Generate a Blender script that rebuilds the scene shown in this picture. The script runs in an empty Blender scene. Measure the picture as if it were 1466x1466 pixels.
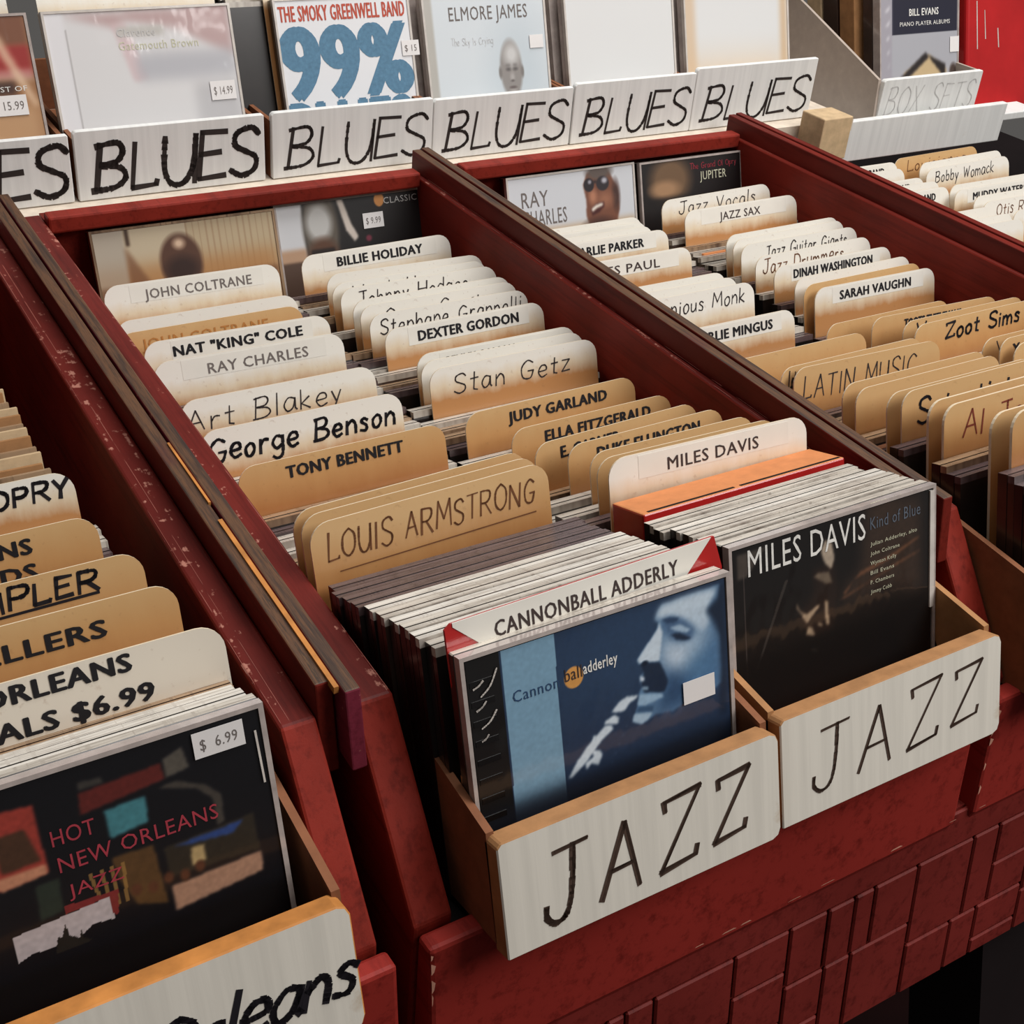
import bpy, math, random
import numpy as np
from mathutils import Matrix, Vector
random.seed(7)
D = bpy.data
SC = bpy.context.scene
COL = SC.collection
# ------------------------------------------------------------------ frame, camera, light
# All shop furniture is laid out in centimetres in the frame of the sloping counter
# (x along the row of signs, y up the slope, z off the slope); SLOPE puts it in the room.
TH = 0.30
SLOPE = Matrix.Translation((0, 0, 0.86)) @ Matrix.Rotation(TH, 4, 'X')
def P(x, y, z):
    return SLOPE @ Vector((x * .01, y * .01, z * .01))
AL = 0.32572                                   # lean of the cases and cards against the slope
UPV = Vector((0, math.sin(AL), math.cos(AL)))

cam = D.cameras.new('camera'); camo = D.objects.new('camera', cam); COL.objects.link(camo)
cam.sensor_width = 36.0; cam.lens = 36.0 * 1832.22 / 1466.0
cam.clip_start = .02; cam.clip_end = 50
camo.matrix_world = SLOPE @ Matrix([[0.855414, 0.230649, -0.463753, -0.209541], [-0.512325, 0.508325, -0.692191, -0.341781], [0.076084, 0.829703, 0.552996, 0.340019], [0, 0, 0, 1]])
SC.camera = camo
SC.view_settings.view_transform = 'Standard'; SC.view_settings.look = 'None'
SC.view_settings.gamma = 1.0; SC.view_settings.use_curve_mapping = False
SC.view_settings.exposure = -0.08
wd = D.worlds.new('World'); SC.world = wd; wd.use_nodes = True
wd.node_tree.nodes['Background'].inputs[0].default_value = (1.0, .95, .90, 1)
wd.node_tree.nodes['Background'].inputs[1].default_value = 0.10
def area(name, loc, target, size, sizey, power, color):
    l = D.lights.new(name, 'AREA'); l.shape = 'RECTANGLE'; l.size = size; l.size_y = sizey
    l.energy = power; l.color = color
    o = D.objects.new(name, l); COL.objects.link(o)
    loc = P(*loc); tgt = P(*target)
    o.location = loc; o.rotation_euler = (tgt - loc).to_track_quat('-Z', 'Y').to_euler()
area('overhead_light', (60, 40, 190), (35, 45, 0), 1.5, 1.0, 38, (1.0, .985, .97))  # overhead area lamp, added to stand in for an unseen skylight
area('front_fill_light', (120, -85, 130), (28, 15, 0), 1.3, .9, 32, (1.0, .975, .95))  # unseen fill lamp added at front right to brighten signs and front panels

# ------------------------------------------------------------------ materials
def s2l(c):
    return tuple(((v / 12.92) if v <= .04045 else ((v + .055) / 1.055) ** 2.4) for v in c)
def rgb(r, g, b): return s2l((r / 255, g / 255, b / 255)) + (1,)
def newmat(name, rough=.6, spec=.5):
    m = D.materials.new(name); m.use_nodes = True
    b = m.node_tree.nodes['Principled BSDF']; b.inputs['Roughness'].default_value = rough
    b.inputs['Specular IOR Level'].default_value = spec
    return m, m.node_tree, b
def N(nt, t, **k):
    n = nt.nodes.new(t)
    for a, v in k.items(): setattr(n, a, v)
    return n
def coords(nt, scale=(1, 1, 1), kind='Object'):
    tc = N(nt, 'ShaderNodeTexCoord'); mp = N(nt, 'ShaderNodeMapping'); mp.inputs['Scale'].default_value = scale
    nt.links.new(tc.outputs[kind], mp.inputs[0]); return mp.outputs[0]
def noise(nt, vec, scale, detail=4, rough=.6):
    n = N(nt, 'ShaderNodeTexNoise'); n.inputs['Scale'].default_value = scale
    n.inputs['Detail'].default_value = detail; n.inputs['Roughness'].default_value = rough
    nt.links.new(vec, n.inputs['Vector']); return n.outputs['Fac']
def ramp(nt, fac, stops):
    r = N(nt, 'ShaderNodeValToRGB'); e = r.color_ramp.elements
    while len(e) > 1: e.remove(e[-1])
    e[0].position = stops[0][0]; e[0].color = stops[0][1]
    for p, c in stops[1:]:
        x = e.new(p); x.color = c
    nt.links.new(fac, r.inputs[0]); return r.outputs[0]
def mixc(nt, fac, a, b, mode='MIX'):
    m = N(nt, 'ShaderNodeMix', data_type='RGBA', blend_type=mode)
    for sock, v in ((m.inputs[0], fac), (m.inputs[6], a), (m.inputs[7], b)):
        if hasattr(v, 'links'): nt.links.new(v, sock)
        else: sock.default_value = v
    return m.outputs[2]
def mathn(nt, op, a, b=0.0):
    m = N(nt, 'ShaderNodeMath', operation=op)
    for sock, v in ((m.inputs[0], a), (m.inputs[1], b)):
        if hasattr(v, 'links'): nt.links.new(v, sock)
        else: sock.default_value = v
    return m.outputs[0]
def bump(nt, bs, h, strength=.3, dist=.001):
    b = N(nt, 'ShaderNodeBump'); b.inputs['Strength'].default_value = strength; b.inputs['Distance'].default_value = dist
    nt.links.new(h, b.inputs['Height']); nt.links.new(b.outputs[0], bs.inputs['Normal'])
M = {}
def flat(key, c, rough=.6, spec=.5, var=.12, sc=60, coat=0):
    m, nt, b = newmat(key, rough, spec)
    v = coords(nt); n = noise(nt, v, sc)
    lo = tuple(x * (1 - var) for x in c[:3]) + (1,); hi = tuple(min(1, x * (1 + var)) for x in c[:3]) + (1,)
    nt.links.new(ramp(nt, n, [(.3, lo), (.7, hi)]), b.inputs['Base Color'])
    if coat: b.inputs['Coat Weight'].default_value = coat; b.inputs['Coat Roughness'].default_value = .12
    M[key] = m; return m
def red_paint(key, base, wear, rough=.5, lo=.62, bs=.25):
    m, nt, b = newmat(key, rough, .16)
    v = coords(nt)
    n1 = noise(nt, v, 9, 5); n2 = noise(nt, coords(nt, (60, 3, 60)), 2.4, 6, .7); n3 = noise(nt, v, 160, 3)
    col = ramp(nt, n1, [(.28, tuple(x * lo for x in base[:3]) + (1,)), (.55, base), (.8, tuple(min(1, x * 1.25) for x in base[:3]) + (1,))])
    dk = ramp(nt, n2, [(.30, (.55, .5, .5, 1)), (.5, (1, 1, 1, 1))])
    col = mixc(nt, 1.0, col, dk, 'MULTIPLY')
    sc = mathn(nt, 'MULTIPLY', n2, n3)
    msk = ramp(nt, sc, [(wear, (0, 0, 0, 1)), (wear + .05, (1, 1, 1, 1))])
    col = mixc(nt, msk, col, rgb(178, 120, 104))
    nt.links.new(col, b.inputs['Base Color'])
    bump(nt, b, n2, bs, .0006); M[key] = m
red_paint('red_panel', rgb(150, 47, 40), .50, .5, .9, .1)
red_paint('red', rgb(138, 44, 33), .46)
red_paint('red_dark', rgb(112, 34, 25), .45)
red_paint('red_worn', rgb(104, 33, 27), .34)
red_paint('red_apron', rgb(124, 43, 38), .60, .5, .72, .2)
def worn_fin(key):
    m, nt, b = newmat(key, .6, .4)
    n = noise(nt, coords(nt, (90, 4, 90)), 2.0, 6, .75); n2 = noise(nt, coords(nt, (1, 1, 1)), 7, 4)
    col = ramp(nt, n, [(.3, rgb(28, 22, 20)), (.45, rgb(66, 46, 34)), (.55, rgb(98, 66, 42)), (.62, rgb(48, 36, 28)), (.75, rgb(150, 104, 60))])
    col = mixc(nt, ramp(nt, n2, [(.64, (0, 0, 0, 1)), (.74, (1, 1, 1, 1))]), col, rgb(84, 34, 32))
    nt.links.new(col, b.inputs['Base Color']); bump(nt, b, n, .4, .001); M[key] = m
worn_fin('fin'); red_paint('fin_red', rgb(120, 42, 58), .34)
flat('ochre_edge', rgb(188, 124, 62), .6, .3, .35, 40)
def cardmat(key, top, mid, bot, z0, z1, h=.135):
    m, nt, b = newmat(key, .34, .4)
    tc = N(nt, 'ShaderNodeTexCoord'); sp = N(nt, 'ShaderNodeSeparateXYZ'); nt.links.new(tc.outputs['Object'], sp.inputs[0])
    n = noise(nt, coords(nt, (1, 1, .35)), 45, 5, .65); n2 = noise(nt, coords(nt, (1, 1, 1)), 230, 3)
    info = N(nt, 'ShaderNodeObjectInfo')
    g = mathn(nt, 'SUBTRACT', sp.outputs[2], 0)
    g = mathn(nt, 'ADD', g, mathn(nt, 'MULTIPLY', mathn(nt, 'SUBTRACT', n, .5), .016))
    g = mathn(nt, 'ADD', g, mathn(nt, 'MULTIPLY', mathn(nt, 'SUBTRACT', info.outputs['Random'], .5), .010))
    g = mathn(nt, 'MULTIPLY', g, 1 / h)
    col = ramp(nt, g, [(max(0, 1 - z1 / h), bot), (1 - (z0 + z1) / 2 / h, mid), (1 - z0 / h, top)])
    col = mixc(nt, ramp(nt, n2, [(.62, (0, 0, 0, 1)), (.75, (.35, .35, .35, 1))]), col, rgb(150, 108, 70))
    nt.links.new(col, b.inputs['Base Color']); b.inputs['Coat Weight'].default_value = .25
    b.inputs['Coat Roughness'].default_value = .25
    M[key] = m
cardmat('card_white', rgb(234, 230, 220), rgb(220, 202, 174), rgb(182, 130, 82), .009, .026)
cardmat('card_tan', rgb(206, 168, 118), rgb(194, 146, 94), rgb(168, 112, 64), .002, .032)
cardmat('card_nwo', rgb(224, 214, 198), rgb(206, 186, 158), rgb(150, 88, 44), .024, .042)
flat('card_edge', rgb(232, 214, 184), .35, .5, .06)
flat('label', rgb(228, 224, 214), .4, .4, .04, 30)
for k, c in (('black', (24, 22, 26)), ('ink', (52, 44, 44)), ('inkb', (24, 20, 26)), ('grey', (112, 104, 100)), ('dark', (62, 50, 48)), ('orange', (176, 118, 60)), ('sepia', (112, 70, 42)), ('red_ink', (120, 52, 36)), ('faint', (196, 194, 192)), ('marker', (74, 56, 46)), ('signink', (46, 38, 36)), ('white_ink', (224, 222, 216)), ('blue_ink', (88, 126, 152)), ('redprint', (186, 84, 66)), ('pink_ink', (160, 54, 66)), ('cream_ink', (198, 196, 170)), ('navy_ink', (40, 66, 100))):
    flat(k, rgb(*c), .7, .3, .15, 300)
# signs: white painted corrugated card
def signmat(key, c, stain, amt=.62):
    m, nt, b = newmat(key, .62, .3)
    n = noise(nt, coords(nt, (60, 1, 2)), 3, 4); n2 = noise(nt, coords(nt), 22, 6, .7)
    col = ramp(nt, n, [(.35, tuple(x * .90 for x in c[:3]) + (1,)), (.6, c)])
    col = mixc(nt, ramp(nt, n2, [(amt, (0, 0, 0, 1)), (amt + .15, (.7, .7, .7, 1))]), col, stain)
    nt.links.new(col, b.inputs['Base Color']); bump(nt, b, n, .2, .0004); M[key] = m
signmat('sign', rgb(222, 216, 204), rgb(176, 150, 118))
signmat('sign_white', rgb(228, 228, 225), rgb(206, 196, 182), .68)
def cardboard(key, c, lo=.72):
    m, nt, b = newmat(key, .75, .25)
    n = noise(nt, coords(nt, (3, 3, 40)), 3, 4); n2 = noise(nt, coords(nt), 90, 5)
    col = ramp(nt, n2, [(.25, tuple(x * lo for x in c[:3]) + (1,)), (.6, c), (.9, tuple(min(1, x * 1.2) for x in c[:3]) + (1,))])
    nt.links.new(col, b.inputs['Base Color']); bump(nt, b, n, .3, .0006); M[key] = m
cardboard('kraft', rgb(166, 120, 78)); cardboard('kraft_shaded', rgb(132, 84, 56)); cardboard('grey_board', rgb(178, 164, 152), .9)  # the darker kraft has the shade of box sides put into its colour
cardboard('pale_wood', rgb(206, 178, 140)); cardboard('white_ledge', rgb(222, 208, 190), .8); cardboard('orange_box', rgb(208, 134, 84), .8)
flat('case_dark', rgb(30, 24, 22), .28, .5, .3, 40, .4)
flat('case_brown', rgb(58, 40, 32), .3, .5, .3, 40, .3)
def casetop(key, c, d):
    m, nt, b = newmat(key, .25, .6)
    n = noise(nt, coords(nt, (5, 140, 1)), 3, 5, .7); n2 = noise(nt, coords(nt, (260, 1, 1)), 1, 3)
    col = ramp(nt, n, [(.34, d), (.5, c), (.75, tuple(min(1, x * 1.25) for x in c[:3]) + (1,))])
    f = mathn(nt, 'MULTIPLY', ramp(nt, n2, [(.56, (0, 0, 0, 1)), (.6, (1, 1, 1, 1))]), ramp(nt, n, [(.47, (0, 0, 0, 1)), (.5, (1, 1, 1, 1)), (.56, (0, 0, 0, 1))]))
    col = mixc(nt, mathn(nt, 'MULTIPLY', f, .6), col, d)
    nt.links.new(col, b.inputs['Base Color']); bump(nt, b, n, .3, .0005); M[key] = m
casetop('top_pale', rgb(196, 188, 176), rgb(120, 108, 98))
casetop('top_white', rgb(214, 208, 198), rgb(150, 138, 126))
casetop('top_plum', rgb(92, 76, 76), rgb(38, 28, 30))
casetop('top_tan', rgb(160, 132, 104), rgb(70, 48, 36))
flat('clear_edge', rgb(176, 164, 158), .12, .7, .2, 90, .8)
flat('clear_edge_light', rgb(206, 198, 190), .12, .7, .12, 90, .8)
flat('sticker', rgb(226, 222, 220), .5, .3, .03)
flat('sleeve_red', rgb(178, 36, 34), .25, .5, .12, 40, .6)
flat('red_plastic', rgb(182, 34, 36), .2, .5, .15, 12, .8)
flat('hinge_black', rgb(14, 13, 14), .22, .5, .3, 60, .7)
flat('seam_dark', rgb(20, 15, 14), .7, .2)
flat('scratch', rgb(150, 84, 72), .6, .3, .25, 80)
flat('dim_blue', rgb(84, 92, 104), .6)
flat('chip', rgb(206, 150, 128), .6, .3, .2, 80)
flat('floor_dark', rgb(40, 16, 16), .8, .2, .3, 6)
flat('stand_dark', rgb(22, 14, 15), .8, .2, .3, 8)
# printed artwork: colour lives in the mesh (a flat printed sheet under glossy plastic)
def printmat(key, rough, coat, wr):
    m, nt, b = newmat(key, rough, .4)
    a = N(nt, 'ShaderNodeVertexColor'); a.layer_name = 'print'
    nt.links.new(a.outputs[0], b.inputs['Base Color'])
    b.inputs['Coat Weight'].default_value = coat; b.inputs['Coat Roughness'].default_value = .1
    if wr:
        n = noise(nt, coords(nt, (1, 1, .5)), 26, 3, .5)
        bp = N(nt, 'ShaderNodeBump'); bp.inputs['Strength'].default_value = wr; bp.inputs['Distance'].default_value = .004
        nt.links.new(n, bp.inputs['Height']); nt.links.new(bp.outputs[0], b.inputs['Coat Normal'])
    M[key] = m
printmat('print', .45, .35, .25); printmat('print_wrap', .45, .8, .7)

# ------------------------------------------------------------------ mesh helpers (cm in, metres out)
class MB:
    def __init__(s): s.v = []; s.f = []; s.m = []
    def quad(s, pts, mi=0):
        b = len(s.v); s.v += [tuple(p) for p in pts]; s.f.append(tuple(range(b, b + len(pts)))); s.m.append(mi); return s
    def box(s, x0, x1, y0, y1, z0, z1, mi=0, top=None, front=None, bev=0.0):
        top = mi if top is None else top; front = mi if front is None else front
        b = len(s.v)
        if bev <= 0:
            s.v += [(x0, y0, z0), (x1, y0, z0), (x1, y1, z0), (x0, y1, z0), (x0, y0, z1), (x1, y0, z1), (x1, y1, z1), (x0, y1, z1)]
            for q, k in (((0, 3, 2, 1), mi), ((4, 5, 6, 7), top), ((0, 1, 5, 4), front), ((1, 2, 6, 5), mi), ((2, 3, 7, 6), mi), ((3, 0, 4, 7), mi)):
                s.f.append(tuple(b + i for i in q)); s.m.append(k)
            return s
        return s.prism([(x0 + bev, z0), (x1 - bev, z0), (x1, z0 + bev), (x1, z1 - bev), (x1 - bev, z1), (x0 + bev, z1), (x0, z1 - bev), (x0, z0 + bev)], y0, y1, mi, top=top, front=front)
    def prism(s, poly, y0, y1, mi=0, top=None, front=None):     # polygon in x,z (anticlockwise) pushed along y
        n = len(poly); b = len(s.v)
        s.v += [(x, y0, z) for x, z in poly] + [(x, y1, z) for x, z in poly]
        s.f.append(tuple(b + i for i in range(n))); s.m.append(mi if front is None else front)
        s.f.append(tuple(b + n + i for i in reversed(range(n)))); s.m.append(mi)
        for i in range(n):
            j = (i + 1) % n; s.f.append((b + i, b + n + i, b + n + j, b + j))
            s.m.append(top if (top is not None and poly[j][0] < poly[i][0] - 1e-6 and abs(poly[j][1] - poly[i][1]) < abs(poly[j][0] - poly[i][0]) and poly[i][1] > 0) else mi)
        return s
    def prism_x(s, poly, x0, x1, mi=0, mats=None):              # polygon in y,z pushed along x
        n = len(poly); b = len(s.v)
        s.v += [(x0, y, z) for y, z in poly] + [(x1, y, z) for y, z in poly]
        s.f.append(tuple(b + i for i in reversed(range(n)))); s.m.append(mi)
        s.f.append(tuple(b + n + i for i in range(n))); s.m.append(mi)
        for i in range(n):
            j = (i + 1) % n; s.f.append((b + i, b + j, b + n + j, b + n + i)); s.m.append(mats[i] if mats else mi)
        return s
    def mesh(s, name, mats):
        me = D.meshes.new(name); me.from_pydata([(x * .01, y * .01, z * .01) for x, y, z in s.v], [], s.f)
        for k in mats: me.materials.append(M[k])
        me.polygons.foreach_set('material_index', s.m); me.update()
        return me
def link(name, me, parent=None, loc=None):
    o = D.objects.new(name, me); COL.objects.link(o)
    if parent: o.parent = parent
    if loc: o.location = [c * .01 for c in loc]
    return o
def bevelmod(o, w=.1, seg=2):
    m = o.modifiers.new('bevel', 'BEVEL'); m.width = w * .01; m.segments = seg; m.limit_method = 'ANGLE'
def tag(o, label, cat, group=None):
    o['label'] = label; o['category'] = cat
    if group: o['group'] = group
    return o
def place(o, x, y, z, lean=0.0, yaw=0.0):      # x,y,z of the base in the slope frame
    o.matrix_world = SLOPE @ Matrix.Translation((x * .01, y * .01, z * .01)) @ Matrix.Rotation(yaw, 4, 'Z') @ Matrix.Rotation(-lean, 4, 'X')
def empty(name):
    o = D.objects.new(name, None); COL.objects.link(o); o.empty_display_size = .02; return o

# ------------------------------------------------------------------ lettering
GL = {
'A': (.8, "0,0 .4,1 .8,0|.14,.36 .66,.38"), 'B': (.75, "0.05,0 .1,1|~0,.95 .5,1 .65,.8 .5,.58 .12,.53 .6,.45 .75,.22 .5,.02 -.05,-.02"),
'C': (.75, "~.75,.85 .45,1 .1,.75 .05,.35 .3,.02 .75,.12"), 'D': (.75, "0,0 0,1|~0,1 .5,.95 .75,.5 .5,.05 0,0"), 'E': (.65, "0,0 0.02,1|0,1 .62,.98|0,.53 .5,.55|0,0 .65,.03"),
'F': (.6, "0,0 0,1 .6,1|0,.53 .45,.55"), 'G': (.8, "~.75,.85 .4,1 .05,.65 .15,.1 .6,.02 .78,.4|.45,.42 .8,.42"), 'H': (.75, "0,0 0,1|.75,0 .75,1|0,.5 .75,.52"), 'I': (.2, ".1,0 .1,1"),
'J': (.7, ".1,.97 .75,1|~.48,1 .5,.4 .42,.06 .2,-.02 .02,.1 0,.25"), 'K': (.7, "0,0 0,1|.65,1 .05,.5 .7,0"), 'L': (.6, "0.02,1 0,0 .6,.03 .62,.12"), 'M': (.95, "0,0 .1,1 .48,.3 .85,1 .95,0"), 'N': (.8, "0,0 .03,1 .75,0 .8,1"),
'O': (.8, "~.4,1 .05,.75 .05,.25 .4,0 .75,.25 .75,.75 .4,1"), 'P': (.7, "0,0 0,1|~0,1 .6,.95 .65,.65 .4,.48 .02,.5"), 'Q': (.8, "~.4,1 .05,.7 .1,.15 .5,0 .75,.4 .7,.85 .4,1|.5,.25 .85,-.1"), 'R': (.75, "0,0 0,1|~0,1 .6,.95 .65,.68 .4,.5 .03,.5|.3,.5 .75,0"),
'S': (.65, "~.65,.85 .45,1 .1,.9 .08,.65 .35,.5 .62,.35 .6,.1 .3,-.02 0,.12"), 'T': (.7, "0,.98 .75,1|.38,1 .36,0"), 'U': (.75, "~0,1 .02,.35 .2,.02 .5,.02 .7,.35 .73,1|.73,1 .76,0"), 'V': (.75, "0,1 .38,0 .75,1"), 'W': (1.0, "0,1 .25,0 .5,.8 .75,0 1,1"),
'X': (.7, "0,0 .7,1|0,1 .7,0"), 'Y': (.7, "0,1 .35,.5 .7,1|.35,.5 .33,0"), 'Z': (.75, ".03,.82 0,.95 .72,1 .02,.02 .72,.08 .74,.2"),
'a': (.55, "~.5,.55 .2,.62 .0,.3 .15,.0 .4,.12 .5,.5|.5,.58 .52,.1 .6,.02"), 'b': (.5, "0,1 .02,.05|~.02,.4 .3,.6 .5,.35 .35,.02 .05,.05"), 'c': (.45, "~.45,.5 .25,.62 0,.3 .2,.0 .48,.1"), 'd': (.55, "~.5,.5 .2,.6 0,.3 .2,0 .48,.15|.52,1 .52,.02"),
'e': (.5, "~.03,.3 .45,.35 .4,.58 .15,.58 0,.28 .2,.0 .5,.1"), 'f': (.4, "~.4,.95 .2,1 .15,.8 .15,0|0,.58 .38,.6"), 'g': (.55, "~.5,.5 .2,.6 0,.32 .2,.05 .48,.2|~.5,.58 .5,-.2 .25,-.4 .02,-.28"), 'h': (.5, "0,1 0,0|~.02,.35 .25,.6 .45,.45 .48,0"), 'i': (.15, ".08,.6 .08,0|.08,.82 .1,.88"),
'j': (.3, "~.25,.6 .25,-.2 .05,-.35|.25,.8 .27,.86"), 'k': (.5, "0,1 0,0|.42,.6 .03,.28 .48,0"), 'l': (.15, ".07,1 .06,0"), 'm': (.8, ".0,.6 0,0|~.02,.4 .2,.6 .36,.4 .37,0|~.38,.4 .58,.6 .74,.4 .76,0"), 'n': (.5, "0,.6 0,0|~.02,.38 .25,.6 .45,.42 .48,0"),
'o': (.5, "~.25,.6 .02,.4 .08,.05 .3,0 .48,.25 .42,.52 .25,.6"), 'p': (.5, "0,.6 0,-.38|~.02,.45 .3,.6 .48,.3 .3,.02 .03,.1"), 'r': (.4, ".02,.6 .02,0|~.03,.35 .18,.56 .4,.55"), 's': (.42, "~.4,.52 .2,.62 .05,.48 .35,.25 .3,.02 0,.06"), 't': (.4, ".2,.9 .18,.08 .38,.03|0,.6 .4,.62"),
'u': (.5, "~0,.6 .03,.1 .25,.02 .45,.25 .47,.6|.47,.6 .5,0"), 'v': (.45, "0,.6 .22,0 .45,.6"), 'w': (.7, "0,.6 .18,0 .35,.5 .52,0 .7,.6"), 'x': (.45, "0,0 .45,.6|0,.6 .45,0"), 'y': (.45, "0,.6 .22,.1|.45,.6 .1,-.35"), 'z': (.45, "0,.6 .45,.6 0,0 .48,.03"),
'.': (.12, ".05,0 .07,.05"), "'": (.12, ".08,1 .05,.8"), '$': (.6, "~.55,.8 .3,.92 .08,.72 .52,.3 .3,.08 .02,.2|.3,1.05 .3,-.08"), '6': (.55, "~.5,.95 .15,.6 .05,.2 .3,0 .5,.25 .3,.5 .08,.35"), '9': (.55, "~.5,.6 .2,.5 .1,.8 .35,1 .5,.75 .48,.3 .3,0"), ' ': (.42, ''), ',': (.1, '.05,.05 0,-.12')}
def smooth(pts, n=5):
    if len(pts) < 3: return pts
    P4 = [pts[0]] + pts + [pts[-1]]; out = []
    for i in range(1, len(P4) - 2):
        a, b, c, d = P4[i - 1:i + 3]
        for k in range(n):
            t = k / n; t2 = t * t; t3 = t2 * t
            out.append(tuple(.5 * (2 * b[j] + (c[j] - a[j]) * t + (2 * a[j] - 5 * b[j] + 4 * c[j] - d[j]) * t2 + (3 * b[j] - a[j] - 3 * c[j] + d[j]) * t3) for j in (0, 1)))
    return out + [pts[-1]]
def strokes(text, gap=.22):
    rs = random.Random(text); x = 0; out = []
    for ch in text:
        adv, st = GL.get(ch, GL[' '])
        dy = rs.uniform(-.05, .05); sc = rs.uniform(.93, 1.07)
        for s in st.split('|'):
            if not s: continue
            sm = s[0] == '~'; s = s.lstrip('~')
            pts = [tuple(float(q) for q in p.split(',')) for p in s.split()]
            pts = smooth(pts) if sm else pts
            out.append([(x + px * sc, py * sc + dy) for px, py in pts])
        x += adv + gap
    return out, x - gap
def ribbon(mb, pts, w, y, seed=0, vary=.3):
    rs = random.Random(seed)
    for i in range(len(pts) - 1):
        (x0, z0), (x1, z1) = pts[i], pts[i + 1]; L = math.hypot(x1 - x0, z1 - z0)
        if L < 1e-6: continue
        ux, uz = (x1 - x0) / L, (z1 - z0) / L
        k = 1 + rs.uniform(-vary, vary); h0 = w / 2 * k; h1 = w / 2 * (1 + rs.uniform(-vary, vary)); e = w * .28
        x0 -= ux * e; z0 -= uz * e; x1 += ux * e; z1 += uz * e
        mb.quad([(x0 + uz * h0, y, z0 - ux * h0), (x1 + uz * h1, y, z1 - ux * h1), (x1 - uz * h1, y, z1 + ux * h1), (x0 - uz * h0, y, z0 + ux * h0)])
def hand(text, x0, x1, z0, cap, w, y, mat, parent, slant=0.0, name='lettering', gap=.22, under=None, double=0):
    st, tot = strokes(text, gap); mb = MB(); sx = (x1 - x0) / tot
    for i, s in enumerate(st):
        pts = [(x0 + px * sx + pz * cap * slant, z0 + pz * cap) for px, pz in s]
        ribbon(mb, pts, w, y, i + len(text))
        if double: ribbon(mb, [(a + double, b + double * .4) for a, b in pts], w * .6, y, i + 90)
    if under: ribbon(mb, [(under[0], under[2]), (under[1], under[2] + .1)], w * .8, y, 3)
    return link(name, mb.mesh(name, [mat]), parent)
_tc = {}
def printed(text, x0, x1, z0, cap, y, mat, parent, bold=.022, name='lettering', shear=0.0):
    key = text
    if key not in _tc:
        cu = D.curves.new('t', 'FONT'); cu.body = text; cu.resolution_u = 5 if len(text) < 5 else 2; cu.size = 1.0; cu.space_character = 1.08
        o = D.objects.new('t', cu); COL.objects.link(o); bpy.context.view_layer.update()
        dg = bpy.context.evaluated_depsgraph_get(); me = D.meshes.new_from_object(o.evaluated_get(dg))
        D.objects.remove(o); D.curves.remove(cu)
        _tc[key] = [tuple(v.co) for v in me.vertices], [tuple(p.vertices) for p in me.polygons]; D.meshes.remove(me)
    vs, fs = _tc[key]
    xs = [v[0] for v in vs]; a, b = min(xs), max(xs); hi = max(v[1] for v in vs)
    mb = MB(); sh = [(0, 0)] if bold < .012 else [(math.cos(t) * bold * cap * 1.5, math.sin(t) * bold * cap * .8) for t in [k * math.pi / 3 for k in range(6)]]
    if bold > .06: sh += [(.5 * p, .5 * q) for p, q in sh]
    for k, (dx, dz) in enumerate(sh):
        n0 = len(mb.v)
        mb.v += [(x0 + (v[0] - a) / (b - a) * (x1 - x0) + dx, y - k * .0004, z0 + v[1] / hi * cap + dz) for v in vs]
        mb.f += [tuple(n0 + q for q in f) for f in fs]
    mb.m = [0] * len(mb.f)
    return link(name, mb.mesh(name, [mat]), parent)

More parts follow.
